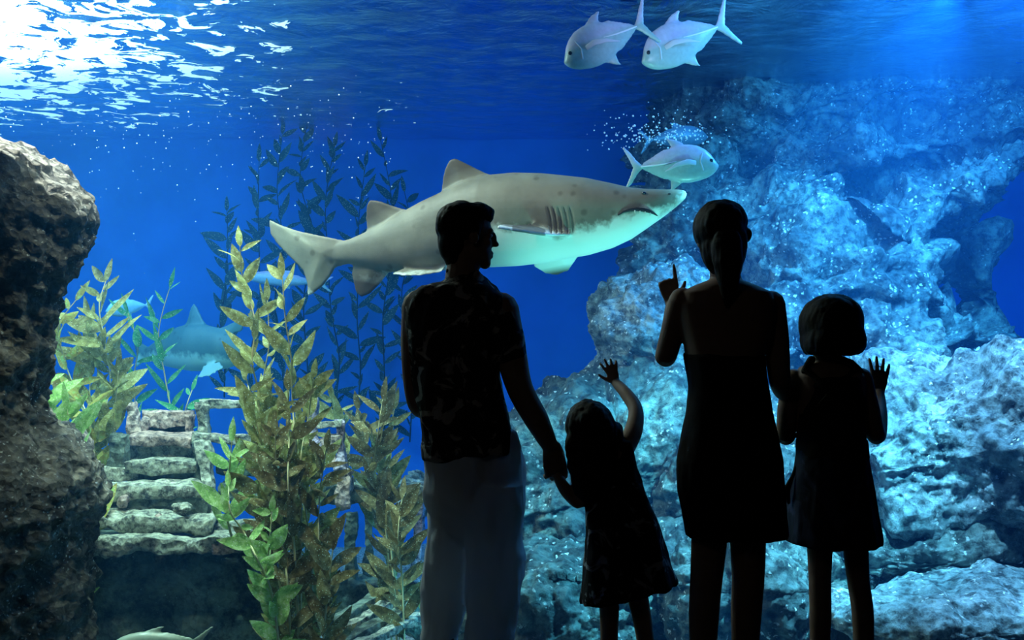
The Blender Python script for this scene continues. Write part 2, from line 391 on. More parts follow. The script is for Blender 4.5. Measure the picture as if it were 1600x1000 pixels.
# ------------------------------------------------------------------ rocks
def rock(name, c, r, mat, label, seed=0, amp=.25, rot=(0, 0, 0), sub=6, freq=1.0, ridge=.5, fine=.03, flat=None, cat='rock', shape=None, group=None):
    bm = bmesh.new(); bmesh.ops.create_icosphere(bm, subdivisions=sub, radius=1)
    c = V(c); rm = Matrix.Rotation(rot[2], 3, 'Z')@Matrix.Rotation(rot[1], 3, 'Y')@Matrix.Rotation(rot[0], 3, 'X')
    sd = V((seed*7.31, seed*3.7, seed*1.9)); R = max(r); mr_ = min(r)
    for v in bm.verts:
        d = v.co.copy()
        # squarer than a ball
        k = (abs(d.x)**3+abs(d.y)**3+abs(d.z)**3)**(-1/3); d = d.lerp(d*k, .6)
        p = V((d.x*r[0], d.y*r[1], d.z*r[2]))
        n = V((v.co.x/r[0], v.co.y/r[1], v.co.z/r[2])).normalized()
        q = p*freq+sd
        h = noise.fractal(q*.9, .9, 2.0, 4)*amp*.7
        rg = noise.ridged_multi_fractal(q*1.1, .9, 2.1, 5, 1.0, 2.0)
        h += (rg-1.0)*amp*.45*ridge
        ce = noise.cell(q*2.3); h += (ce-.5)*amp*.10
        h += noise.fractal(q*5, .7, 2.1, 4)*fine*1.3-abs(noise.noise(V((q.x*2.2, q.y*2.2, q.z*4.5-q.x*1.5))))*fine*1.8
        p = p+n*h*1.0
        if shape: p = shape(p)
        v.co = rm@p
    me = bpy.data.meshes.new(name); bm.to_mesh(me); bm.free()
    me.polygons.foreach_set('use_smooth', [True]*len(me.polygons)); me.materials.append(mat)
    o = bpy.data.objects.new(name, me); COL.objects.link(o); o.location = c
    return tag(o, label, cat, group)
def prock(px, py, Y, rx, rz, ry, mat, label, **kw):
    return rock('reef_rock', P(px, py, Y), (M(rx, Y), ry, M(rz, Y)), mat, label, **kw)

# left foreground rock: lofted from an outline with real depth
def left_rock():
    Y = 4.95
    prof = [(225, -70, -2), (238, -80, 32), (255, -90, 48), (262, -90, 78), (285, -100, 98), (300, -100, 118), (325, -100, 135), (345, -100, 141), (362, -100, 133),
            (395, -100, 132), (420, -100, 118), (445, -100, 100), (480, -100, 88), (520, -100, 74), (560, -105, 66), (600, -110, 58), (640, -110, 52), (670, -110, 58), (695, -110, 82),
            (720, -110, 112), (745, -110, 128), (790, -110, 134), (840, -110, 118), (880, -110, 112), (930, -110, 126), (980, -110, 118), (1060, -120, 122), (1250, -140, 140), (1400, -150, 150)]
    rings = []; seg = 150
    fine = []
    for i in range(len(prof)-1):
        a, b_ = prof[i], prof[i+1]; n = max(2, int((b_[0]-a[0])/5))
        for k in range(n): fine.append(tuple(lerp(a[q], b_[q], k/n) for q in range(3)))
    fine.append(prof[-1])
    for py, l, r_ in fine:
        z = P(0, py, Y).z; xl = P(l, py, Y).x-.5; xr = P(r_, py, Y).x; ring = []
        cx = (xl+xr)/2; rx = (xr-xl)/2; ry = .42+.2*(py > 680)+.1*sin(py*.01)
        for j in range(seg):
            a = 2*pi*j/seg; ca, sa = cos(a), sin(a)
            ring.append(V((cx+rx*math.copysign(abs(ca)**.8, ca), Y+ry*math.copysign(abs(sa)**.9, sa), z)))
        rings.append(ring)
    # closed rounded top
    r0 = rings[0]; c0 = sum(r0, V())/len(r0)
    rings = [[c0+(p-c0)*k+V((0, 0, h)) for p in r0] for k, h in ((.05, .05), (.5, .045), (.85, .02))]+rings
    b = MB().rings(rings)
    def dd(p):
        return noise.fractal(p*2.2, .8, 2, 4)*.05+(noise.ridged_multi_fractal(p*2.6, .8, 2.2, 5, 1, 2)-1)*.028+noise.fractal(p*14, .6, 2.1, 4)*.03
    o = b.build('foreground_rock', R_DARK, origin=P(20, 1250, Y), disp=dd)
    tag(o, 'big dark overhanging rock with a pale lit rim at the left edge', 'rock')
left_rock()

# reef wall on the right, back to front
def reef_wall():
    b = MB()
    for px, py, Y, rx, rz, ry, tilt in ((1290, 330, 10.9, 270, 165, 1.2, 0), (1150, 230, 10.9, 150, 110, .9, 5), (1330, 170, 10.6, 240, 70, 1.0, -4), (1240, 150, 11.0, 230, 70, .9, 0), (1600, 205, 10.4, 290, 62, 1.2, -14), (1085, 420, 10.0, 112, 190, .8, 8), (1420, 320, 9.3, 200, 38, .8, -24),
                                        (1270, 440, 9.2, 165, 85, 1.0, -12), (1250, 540, 8.8, 200, 80, 1.0, 8), (1440, 530, 9.3, 130, 70, .8, 0), (1525, 450, 9.9, 45, 80, .5, 0), (1190, 340, 9.7, 110, 60, .8, -20), (1330, 250, 10.1, 130, 50, .8, -12)):
        c = P(px, py, Y); b.ell(c, (M(rx, Y), ry, M(rz, Y)), Matrix.Rotation(radians(tilt), 3, 'Y'), 48, 30)
    def dd(p):
        q = V((p.x*.9+p.z*.35, p.y*.9, p.z*1.7-p.x*.5))
        h = noise.fractal(q*.8, .9, 2, 4)*.30
        h += (noise.ridged_multi_fractal(q*.9+V((5, 1, 2)), .9, 2.1, 6, 1.0, 2.0)-1.1)*.22
        h += -abs(noise.noise(q*1.7+V((9, 3, 0))))*.2-abs(noise.noise(q*4.4+V((2, 3, 7))))*.10+noise.fractal(p*5, .7, 2.1, 4)*.07
        return h
    o = b.build('reef_wall', R_BLUE, origin=P(1330, 560, 10), voxel=.034, smooth=4, disp=dd)
    tag(o, 'long craggy blue reef wall with ledges and a dark hollow behind the right half of the tank', 'reef')
reef_wall()
prock(1060, 560, 8.4, 120, 130, .9, R_PALE, 'speckled reef slope by the pointing woman elbow', seed=7, amp=.35, sub=7, fine=.05, rot=(0, radians(-14), 0))
prock(940, 740, 8.0, 210, 130, 1.0, R_BLUE, 'wide speckled boulder behind the small girl', seed=8, amp=.4, sub=7, fine=.05, rot=(0, radians(-16), 0))
prock(1200, 720, 7.6, 200, 120, .9, R_BLUE, 'speckled boulder behind the dress of the woman', seed=9, amp=.4, sub=7, fine=.05)
prock(1515, 690, 6.9, 245, 165, .9, R_PALE, 'large pale boulder rising to the right edge of the tank', seed=10, amp=.38, sub=7, fine=.045, rot=(0, radians(-16), 0))
prock(1420, 850, 6.7, 190, 70, .7, R_BLUE, 'darker boulder under the large pale one at the right', seed=11, amp=.3, sub=7, fine=.04)
prock(1540, 960, 5.7, 260, 50, .5, R_PALE, 'flat pale rock shelf along the lower right corner', seed=12, amp=.14, sub=7, fine=.03)
prock(1170, 900, 6.6, 190, 110, .7, R_BLUE, 'low boulder seen between the legs of the woman', seed=13, amp=.32, sub=7, fine=.045)
prock(900, 960, 6.6, 170, 120, .6, R_BLUE, 'low boulder behind the legs of the small girl', seed=14, amp=.3, sub=7, fine=.045)
prock(650, 770, 8.6, 36, 36, .3, R_PALE, 'small pale rock behind the wreck beam at the left hip of the man', seed=15, amp=.12, sub=6, fine=.03)

# ------------------------------------------------------------------ shark
def shark_mat(name, curve, top, mid, belly, x0, x1, z0, z1, seed=0):
    m, nt, b, o = newmat(name)
    tc = N(nt, 'ShaderNodeTexCoord'); sp = N(nt, 'ShaderNodeSeparateXYZ'); nt.links.new(tc.outputs['Object'], sp.inputs[0])
    mr = N(nt, 'ShaderNodeMapRange'); mr.inputs[1].default_value = x0; mr.inputs[2].default_value = x1; nt.links.new(sp.outputs[0], mr.inputs[0])
    fc = N(nt, 'ShaderNodeFloatCurve'); cv = fc.mapping.curves[0]
    pts = sorted(curve)
    while len(cv.points) < len(pts): cv.points.new(.5, .5)
    for p, (x, y) in zip(cv.points, pts): p.location = (x, y); p.handle_type = 'VECTOR'
    fc.mapping.update()
    nt.links.new(mr.outputs[0], fc.inputs['Value'])
    mz = N(nt, 'ShaderNodeMapRange'); mz.inputs[1].default_value = z0; mz.inputs[2].default_value = z1; nt.links.new(sp.outputs[2], mz.inputs[0])
    t = tex(nt, scale=7, detail=6, rough=.65)
    d = N(nt, 'ShaderNodeMath', operation='SUBTRACT'); nt.links.new(mz.outputs[0], d.inputs[0]); nt.links.new(fc.outputs[0], d.inputs[1])
    d2 = N(nt, 'ShaderNodeMath', operation='MULTIPLY_ADD'); nt.links.new(t.outputs['Fac'], d2.inputs[0]); d2.inputs[1].default_value = .28; nt.links.new(d.outputs[0], d2.inputs[2])
    mk = ramp(nt, d2.outputs[0], [(.10, (0, 0, 0)), (.16, (1, 1, 1))])
    t2 = tex(nt, scale=3, detail=5)
    tp = ramp(nt, t2.outputs['Fac'], [(.35, top), (.65, mid)])
    sp2 = tex(nt, 'Voronoi', scale=9); s3 = ramp(nt, sp2.outputs['Distance'], [(.1, (.55, .5, .45)), (.22, (1, 1, 1))])
    tpc = mixc(nt, .8, tp.outputs[0], s3.outputs[0], 'MULTIPLY')
    colr = mixc(nt, mk.outputs[0], belly, tpc)
    fa = N(nt, 'ShaderNodeAttribute', attribute_name='fin_shade'); colr = mixc(nt, fa.outputs['Fac'], colr, (.09, .07, .05))
    nt.links.new(colr, b.inputs['Base Color']); b.inputs['Roughness'].default_value = .5; b.inputs['Specular IOR Level'].default_value = .3
    bt = tex(nt, scale=60, detail=3); bump(nt, b, bt.outputs['Fac'], .25, .004)
    return m
DARKM = mat_plain('shark_mouth_dark', (.03, .025, .025), .7)
SEYE = mat_plain('shark_eye', (.02, .02, .02), .15, .8)
GILL = mat_plain('shark_gill_shadow', (.13, .12, .10), .8)
TOOTH = mat_plain('shark_tooth', (.8, .8, .75), .3)
def fin(b, root, pts, nrm, t0=.03, t1=.008):
    """pts closed outline; thick near root centre, thin at the outline"""
    pts = [V(p) for p in pts]; c = V(root); n = V(nrm).normalized(); k = len(pts)
    rings = []
    for f, t in ((0.02, t0), (.35, t0*.8), (.7, t0*.45), (1, t1)):
        rings.append([c+(p-c)*f+n*t for p in pts])
    back = []
    for f, t in ((1, t1), (.7, t0*.45), (.35, t0*.8), (.02, t0)):
        back.append([c+(p-c)*f-n*t for p in pts])
    b.rings(rings+back)
def make_shark():
    def YY(px): return 6.15-.42*(px-745)/325
    sec = [(1073, 301, 305, .9), (1070, 297.5, 311, 1.2), (1060, 296, 320, 1.25), (1045, 296, 332, 1.1), (1030, 295.5, 343, .95), (1010, 295, 357, .85), (985, 293, 374, .8),
           (955, 286, 388, .78), (917, 278, 399, .78), (880, 274, 405, .78), (850, 271, 411, .78), (805, 270, 416, .78), (760, 274, 418, .76), (720, 286, 420, .72),
           (688, 302, 423, .68), (660, 315, 426, .64), (634, 329, 427, .6), (605, 345, 425, .56), (575, 361, 418, .52), (548, 373, 413, .5), (525, 379, 411, .42), (505, 381, 410, .3), (480, 385, 405, .2)]
    b = MB(); rings = []; seg = 40
    O = P(745, 345, 6.15)
    ax = (P(1000, 320, YY(1000))-P(560, 390, YY(560))); ax.z = 0; ax.normalize(); sd = V((-ax.y, ax.x, 0))
    for px, t, bt, wf in sec:
        Y = YY(px); top = P(px, t, Y); bot = P(px, bt, Y); c = (top+bot)/2; h = (top.z-bot.z)/2; ring = []
        for j in range(seg):
            a = 2*pi*j/seg; ca, sa = cos(a), sin(a)
            hh = h; zz = sa*hh
            wv = h*wf*math.copysign(abs(ca)**.9, ca)
            if sa < 0: wv *= 1+.10*abs(sa)
            ring.append(c+sd*wv+V((0, 0, 1))*zz)
        rings.append(ring)
    b.rings(rings)
    F = lambda lst, dy=0: [P(x, y, YY(x)+dy) for x, y in lst]
    # first and second dorsal
    fin(b, P(728, 290, YY(728)), F([(775, 276), (758, 270), (738, 260), (722, 252), (711, 247), (703, 250), (696, 262), (692, 280), (690, 300), (700, 312), (740, 310)]), sd, .035)
    fin(b, P(600, 345, YY(600)), F([(648, 328), (632, 327), (612, 321), (594, 314), (578, 312), (573, 322), (572, 342), (574, 361), (590, 372), (625, 358)]), sd, .03)
    # tail
    fin(b, P(505, 396, YY(505)), F([(548, 378), (530, 374), (500, 368), (467, 361), (440, 352), (421, 343), (421, 352), (423, 366), (434, 382), (450, 399), (466, 414), (475, 425), (480, 442), (481, 463), (489, 459),
                                   (504, 447), (516, 432), (524, 418), (545, 412)]), sd, .035)
    # anal fin and pelvic fin
    fin(b, P(580, 425, YY(580)), F([(612, 414), (606, 428), (592, 445), (578, 459), (565, 464), (557, 458), (553, 444), (550, 428), (552, 412), (575, 408)]), sd, .025)
    n2 = (sd+V((0, 0, .8))).normalized()
    fin(b, P(668, 421, YY(668)-.06), [P(700, 410, YY(700)-.10), P(690, 424, YY(690)-.14), P(660, 429, YY(660)-.18), P(630, 430, YY(630)-.2), P(612, 428, YY(612)-.18), P(628, 421, YY(628)-.1), P(660, 412, YY(660)-.02)], V((0, .5, 1)), .02)
    # near pectoral, held out towards us and back
    YA = YY(860)
    fin(b, P(860, 362, YA-.12), [P(898, 352, YA-.10), P(893, 366, YA-.22), P(860, 367, YA-.36), P(815, 361, YA-.50), P(775, 355, YA-.58), P(783, 352, YA-.46), P(820, 351, YA-.28), P(845, 346, YA-.12), P(870, 345, YA-.04)], V((0, .25, 1)), .03)
    # far pectoral, hanging below the belly
    fin(b, P(875, 398, YA+.10), [P(908, 392, YA+.08), P(900, 405, YA+.16), P(888, 422, YA+.26), P(870, 429, YA+.34), P(852, 426, YA+.36), P(834, 415, YA+.30), P(838, 400, YA+.16), P(860, 388, YA+.06)], V((0, .7, 1)), .03)
    L0 = P(421, 400, YY(421)).x-O.x; L1 = P(1073, 400, YY(1073)).x-O.x; z0 = -.5; z1 = .5
    bd = [(421, 470), (540, 440), (600, 426), (650, 426), (688, 424), (715, 400), (750, 362), (782, 356), (850, 360), (895, 358), (935, 350), (958, 338), (1003, 325), (1030, 317), (1055, 309), (1073, 303)]
    cv = []
    for px, py in bd:
        p = P(px, py+4, YY(px))-O; cv.append(((p.x-L0)/(L1-L0), min(1, max(0, (p.z-z0)/(z1-z0)))))
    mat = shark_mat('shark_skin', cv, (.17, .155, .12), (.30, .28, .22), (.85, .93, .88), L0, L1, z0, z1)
    def dd(p):
        return 0
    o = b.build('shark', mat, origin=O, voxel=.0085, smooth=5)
    # press gill slits and the mouth into the skin
    slits = []
    for k, gx in enumerate((858, 866, 874, 883, 892)):
        slits.append([P(gx+2*sin(t*pi)+(t-.5)*6, lerp(322, 366, t), 6) for t in [i/12 for i in range(13)]])
    mouth = [P(x, y, 6) for x, y in ((968, 334), (976, 330), (986, 327.5), (997, 327), (1008, 328.5), (1018, 331), (1028, 336), (1036, 340))]
    me = o.data
    nn = [v.normal.copy() for v in me.vertices]
    for v, n in zip(me.vertices, nn):
        wv = v.co+O
        px = 800+1600*wv.x/wv.y; py = 500-1600*(wv.z-CZ)/wv.y
        if n.y < .2 and 845 < px < 905 and 312 < py < 375:
            for k, gx in enumerate((858, 866, 874, 883, 892)):
                t = (py-322)/44; xx = gx+2*sin(max(0, min(1, t))*pi)+(t-.5)*6
                if -.1 < t < 1.1: v.co -= n*.012*exp(-((px-xx)/1.9)**2)*max(0, 1-abs(t*2-1)**4)
    at = me.attributes.new('fin_shade', 'FLOAT', 'POINT'); vals = []  # fins darkened in the colour, imitating thin fins lit from the side
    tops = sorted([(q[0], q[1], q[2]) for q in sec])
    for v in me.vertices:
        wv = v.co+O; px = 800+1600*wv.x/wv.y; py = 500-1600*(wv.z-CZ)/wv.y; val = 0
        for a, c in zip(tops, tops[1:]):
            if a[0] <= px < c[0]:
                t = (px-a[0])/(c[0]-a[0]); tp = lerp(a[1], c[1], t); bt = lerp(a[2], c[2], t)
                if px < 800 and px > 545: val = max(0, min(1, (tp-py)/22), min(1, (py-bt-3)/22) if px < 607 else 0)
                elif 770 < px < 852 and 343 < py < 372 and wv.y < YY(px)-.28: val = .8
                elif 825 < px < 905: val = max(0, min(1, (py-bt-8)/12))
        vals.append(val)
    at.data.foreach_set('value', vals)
    tag(o, 'large grey shark with pale cyan belly swimming right behind the man', 'shark')
    # mouth line, eye, gill lines: separate pieces lying on the skin
    dg = bpy.context.evaluated_depsgraph_get(); dg.update()
    def on_skin(px, py, off=.0):
        d = (P(px, py, 6)-V((0, 0, CZ))).normalized()
        ok, loc, nr, fi = o.ray_cast(V((0, 0, CZ))-O, d)
        return (loc+O-d*off, nr) if ok else (P(px, py, YY(px)-.15), V((0, -1, 0)))
    mp = [on_skin(x, y, .002)[0] for x, y in ((966, 336), (974, 331), (984, 328), (995, 327), (1006, 328), (1014, 330), (1021, 333), (1027, 337))]
    MB().tube(mp, [.003, .006, .009, .011, .011, .010, .007, .003], seg=10).build('mouth', DARKM, o, origin=O)
    tb = MB()
    for x, y in ((992, 331), (1000, 332), (1008, 333), (1016, 335)):
        p = on_skin(x, y, .016)[0]; MB().tube([p+V((0, 0, .006)), p-V((0, 0, .008))], [.004, .001], seg=6).build('tooth', TOOTH, o, origin=O)
    p, nr = on_skin(1006, 302)
    MB().ell(p, (.013, .012, .009)).build('eye', SEYE, o, origin=O)
    for k, gx in enumerate((858, 866, 874, 883, 892)):
        pts = [on_skin(gx+2*sin(t*pi)+(t-.5)*6, lerp(323, 365, t), -.002)[0] for t in [i/8 for i in range(9)]]
        MB().tube(pts, [.002, .005, .006, .006, .006, .006, .006, .005, .002], seg=8).build('gill_slit', GILL, o, origin=O)
    p, nr = on_skin(1046, 303); MB().ell(p, (.008, .006, .005)).build('nostril', DARKM, o, origin=O)
make_shark()

# the second, hazier shark far behind the kelp
def far_shark():
    Y0 = 10.4; O = P(300, 535, Y0)
    b = MB(); rings = []
    sec = [(388, 556, 561, 0), (380, 540, 568, .9), (365, 522, 573, .9), (345, 513, 578, .85), (320, 507, 580, .8), (300, 505, 580, .8), (280, 510, 577, .75), (262, 520, 573, .7), (245, 532, 568, .6), (230, 543, 562, .5), (215, 550, 559, .3)]
    def YY(px): return Y0-1.0*(px-300)/90*.5
    for px, t, bt, wf in sec:
        Y = YY(px); top = P(px, t, Y); bot = P(px, bt, Y); c = (top+bot)/2; h = (top.z-bot.z)/2
        rings.append([c+V((.3, .8, 0))*h*max(wf, .1)*cos(2*pi*j/28)+V((0, 0, h*sin(2*pi*j/28))) for j in range(28)])
    b.rings(rings)
    F = lambda lst: [P(x, y, YY(x)) for x, y in lst]
    sd = V((.3, .8, 0))
    fin(b, P(303, 512, YY(303)), F([(325, 512), (315, 495), (308, 480), (303, 473), (298, 482), (294, 497), (288, 514)]), sd, .05)
    fin(b, P(358, 520, YY(358)), F([(378, 518), (382, 505), (385, 495), (372, 500), (345, 512), (350, 524)]), sd, .03)
    fin(b, P(226, 553, YY(226)), F([(238, 545), (222, 536), (206, 522), (210, 540), (214, 556), (212, 575), (224, 566), (238, 560)]), sd, .04)
    fin(b, P(330, 570, YY(330)-.2), [P(345, 566, YY(345)-.2), P(350, 574, YY(350)-.4), P(325, 588, YY(325)-.5), P(308, 590, YY(308)-.5), P(318, 572, YY(318)-.2)], V((0, .5, 1)), .03)
    zs = lambda py: (P(0, py, Y0).z-O.z+.5)
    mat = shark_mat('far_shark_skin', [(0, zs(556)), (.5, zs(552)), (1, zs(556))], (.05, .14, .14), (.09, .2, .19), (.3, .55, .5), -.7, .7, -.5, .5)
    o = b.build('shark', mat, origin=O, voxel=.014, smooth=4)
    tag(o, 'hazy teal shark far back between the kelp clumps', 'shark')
far_shark()

# ------------------------------------------------------------------ pale fish
def fish_mat(name, top, low):
    m, nt, b, o = newmat(name)
    tc = N(nt, 'ShaderNodeTexCoord'); sp = N(nt, 'ShaderNodeSeparateXYZ'); nt.links.new(tc.outputs['Object'], sp.inputs[0])
    r = ramp(nt, sp.outputs[2], [(0, low), (.04, top)])
    t = tex(nt, scale=40, detail=4); r2 = ramp(nt, t.outputs['Fac'], [(.3, (.8, .8, .8)), (.7, (1, 1, 1))])
    c = mixc(nt, 1.0, r.outputs[0], r2.outputs[0], 'MULTIPLY')
    nt.links.new(c, b.inputs['Base Color']); b.inputs['Roughness'].default_value = .35; b.inputs['Specular IOR Level'].default_value = .6
    return m
FISH = fish_mat('silver_fish_skin', (.60, .58, .80), (.36, .52, .54))
FINM = mat_plain('pale_fin', (.55, .58, .7), .4, .4)
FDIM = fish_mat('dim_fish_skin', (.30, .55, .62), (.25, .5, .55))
FSTR = mat_plain('fish_stripe', (.8, .82, .9), .4)
DUSK = mat_plain('fin_base_shade', (.35, .3, .28), .6)
def make_fish(loc, L, right=True, pitch=0, yaw=0, mat=FISH, label='', detail=True, cat='fish', group=None, slim=1.0, tail=True):
    """local frame: snout at -x*? facing +x, length L snout to tail root"""
    b = MB(); rings = []
    prof = [(.5, -.07, -.05, .02), (.49, -.045, -.085, .035), (.46, .0, -.125, .06), (.41, .075, -.165, .075), (.34, .145, -.195, .085), (.24, .20, -.22, .09), (.12, .225, -.235, .09), (0, .22, -.225, .085), (-.12, .185, -.19, .075),
            (-.24, .13, -.135, .06), (-.34, .075, -.075, .04), (-.43, .035, -.035, .022), (-.5, .026, -.026, .016), (-.53, .03, -.03, .012)]
    for x, t, bt, wd in prof:
        c = (t+bt)/2*slim; h = (t-bt)/2*slim
        rings.append([V((x*L, wd*L*cos(2*pi*j/24), (c+h*sin(2*pi*j/24))*L)) for j in range(24)])
    b.rings(rings)
    q = lambda x, z, y=0: V((x*L, y*L, z*L*slim))
    y = V((0, 1, 0))
    fin(b, q(-.02, .2), [q(.10, .20), q(.05, .25), q(-.03, .29), q(-.13, .315), q(-.16, .30), q(-.11, .24), q(-.10, .17)], y, .018*L, .006*L)
    fin(b, q(-.28, .11), [q(-.10, .19), q(-.2, .185), q(-.35, .11), q(-.47, .05), q(-.47, .02), q(-.3, .08)], y, .012*L, .005*L)
    fin(b, q(-.05, -.2), [q(.04, -.21), q(-.01, -.25), q(-.09, -.30), q(-.15, -.31), q(-.13, -.25), q(-.14, -.17)], y, .016*L, .006*L)
    fin(b, q(-.3, -.11), [q(-.13, -.18), q(-.22, -.17), q(-.36, -.1), q(-.47, -.04), q(-.47, -.02), q(-.3, -.08)], y, .012*L, .005*L)
    if tail: fin(b, q(-.54, 0), [q(-.49, .03), q(-.56, .10), q(-.63, .19), q(-.71, .27), q(-.73, .24), q(-.66, .11), q(-.61, .0), q(-.66, -.11), q(-.73, -.24), q(-.71, -.27), q(-.63, -.19), q(-.56, -.10), q(-.49, -.03)], y, .014*L, .006*L)
    o = b.build('fish', mat, origin=(0, 0, 0), voxel=.009*L/.5, smooth=2)
    tag(o, label, cat, group)
    if detail:
        for s in (-1, 1):
            pb = MB(); s_ = s
            pts = [V((.20*L, s*.088*L, -.02*L)), V((.10*L, s*.125*L, .0)), V((-.05*L, s*.13*L, -.03*L)), V((-.2*L, s*.12*L, -.10*L))]
            pb.tube(pts, [(.03*L, .006*L), (.035*L, .006*L), (.025*L, .005*L), (.005*L, .003*L)], side=(0, 0, 1), seg=12)
            pb.build('pectoral_fin', FINM, o, origin=(0, 0, 0))
            MB().ell(V((.40*L, s*.066*L, .0)), (.026*L, .014*L, .026*L)).build('eye', SEYE, o, origin=(0, 0, 0))
            MB().tube([V((-.05*L, s*.083*L, .02*L)), V((-.2*L, s*.066*L, .004*L)), V((-.35*L, s*.04*L, 0)), V((-.5*L, s*.02*L, 0))], [(.004*L, .004*L), (.009*L, .006*L), (.012*L, .006*L), (.008*L, .006*L)], side=(0, 0, 1), seg=8).build('lateral_line', FSTR, o, origin=(0, 0, 0))
        for s in (-1, 1):
            MB().tube([V((.29*L, s*.083*L, .10*L)), V((.26*L, s*.09*L, .0)), V((.29*L, s*.083*L, -.12*L))], [(.008*L, .004*L)]*3, side=(1, 0, 0), seg=8).build('gill_cover', FINM, o, origin=(0, 0, 0))
    o.location = loc
    o.rotation_euler = (0, -radians(pitch), yaw) if right else (0, radians(-pitch), pi+yaw)
    return o
g = 'pale silver fish'
make_fish(P(936, 66, 6.4), M(130, 6.4), False, -24, .15, slim=1.12, label='pale fish with steep forehead at the top, the left one of two facing left')
make_fish(P(1060, 66, 6.6), M(134, 6.6), False, -22, .12, slim=1.12, label='pale fish at the top following close behind another, tail nearest the right')
make_fish(P(1062, 256, 6.5), M(120, 6.5), True, 4, -.1, slim=1.1, label='pale fish facing right above the shark snout')
make_fish(P(196, 480, 10.2), M(60, 10.2), False, -6, .4, mat=FDIM, label='dim small teal fish at the left beyond the kelp', detail=False)
make_fish(P(440, 436, 11.2), M(110, 11.2), False, 6, .1, mat=FISH, label='faint slender fish behind the kelp under the shark tail', detail=False, slim=.45)
make_fish(P(236, 1004, 5.6), M(130, 5.6), False, 0, .2, mat=fish_mat('grey_green_fish_skin', (.28, .33, .27), (.2, .25, .2)), label='grey green fish back at the bottom edge under the wreck', detail=False, slim=.6)
make_fish(P(1062, 214, 8.6), M(110, 8.6), True, 10, .5, mat=fish_mat('dark_fish_skin', (.12, .2, .28), (.1, .18, .22)), label='dark dim fish half hidden above the right facing pale fish', detail=False, slim=.7)

# ------------------------------------------------------------------ bubbles and drifting specks
m, nt, bs, o_ = newmat('bubble'); bs.inputs['Base Color'].default_value = (.9, .97, 1, 1); bs.inputs['Roughness'].default_value = .15; BUB = m
def specks(name, n, fn, rmin, rmax, label, cat):
    b = MB()
    for i in range(n):
        b.ell(fn(), [random.uniform(rmin, rmax)]*3, seg=6, rg=4)
    tag(b.build(name, BUB), label, cat, kind='stuff')
specks('bubbles', 260, lambda: P(random.gauss(1030, 45), random.gauss(208, 14)-.0, random.uniform(7.6, 8.4)),   .003, .009, 'cluster of small white air bubbles above the shark snout', 'bubbles')
specks('drifting_particles', 260, lambda: P(random.uniform(0, 620), random.gauss(215, 60), random.uniform(6.5, 9)), .002, .0055, 'fine white specks drifting in the blue water on the left', 'particles')

# ------------------------------------------------------------------ kelp
def spline(pts, n):
    out = []; k = len(pts)
    for i in range(k-1):
        p0 = pts[max(i-1, 0)]; p1 = pts[i]; p2 = pts[i+1]; p3 = pts[min(i+2, k-1)]
        for j in range(n):
            t = j/n; out.append(.5*((2*p1)+(p2-p0)*t+(2*p0-5*p1+4*p2-p3)*t*t+(3*p1-p0-3*p2+p3)*t**3))
    out.append(pts[-1]); return out
def leaf(b, base, d, n, L, W, bend):
    d = d.normalized(); s = d.cross(n).normalized(); n = s.cross(d).normalized()
    K = 9; vs = []; fs = []
    ph = random.uniform(0, 6)
    for i in range(K+1):
        t = i/K; wd = W*(sin(pi*min(1, t**.75))**.8)*(1 if t < .98 else .1) if 0 < t < 1 else .0015
        c = base+d*(t*L)+n*(bend*L*t*t)
        for k in (-1, -.5, 0, .5, 1):
            ruf = n*(abs(k)*wd*.25+sin(t*9+ph+k)*wd*.10*abs(k))
            vs.append(c+s*k*wd/1+ruf)
    for i in range(K):
        for k in range(4):
            a = i*5+k; fs.append((a, a+1, a+6, a+5))
    b.add(vs, fs)
def kelp(path, Y, mat, label, dens=1.0, L=.24, W=.028, sr=.006, seed=0, smat=None, dy=.12, t0=0.0, group=None, upright=.8, cat='kelp', name='kelp'):
    random.seed(seed*13+5)
    pts = [P(x, y, Y+random.uniform(-dy, dy)) for x, y in path][::-1]      # from base to tip
    sp = spline(pts, 14)
    e = empty(name, sp[0], label, cat, group)
    MB().tube(sp, [sr*lerp(1.2, .5, i/(len(sp)-1)) for i in range(len(sp))], seg=8).build('stem', smat or STEM, e)
    b = MB(); tot = sum((sp[i+1]-sp[i]).length for i in range(len(sp)-1))
    step = .062/dens; acc = 0; k = 0
    for i in range(len(sp)-1):
        acc += (sp[i+1]-sp[i]).length; f = i/len(sp)
        while acc > step:
            acc -= step*random.uniform(.3, 1.7); k += 1
            if f < t0: continue
            T = (sp[i+1]-sp[i]).normalized()
            az = k*2.4+random.uniform(-.6, .6); side = V((cos(az), .7*sin(az), 0))
            d = (T*upright*random.uniform(.4, 1.2)+side*random.uniform(.45, 1.1)+V((0, 0, random.uniform(-.25, .35)))).normalized()
            sz = random.uniform(.5, 1.2)*(1-.45*max(0, (f-.75)/.25))
            nrm = V((random.uniform(-.9, .9), -1, random.uniform(-.3, 1.1)))
            leaf(b, sp[i]+d*.006, d, nrm, L*sz, W*sz*random.uniform(.8, 1.35), random.uniform(-.35, .35))
    T = (sp[-1]-sp[-2]).normalized(); leaf(b, sp[-1], T, V((0, -1, .2)), L*.6, W*.6, 0)
    o = b.build('foliage', mat, e)
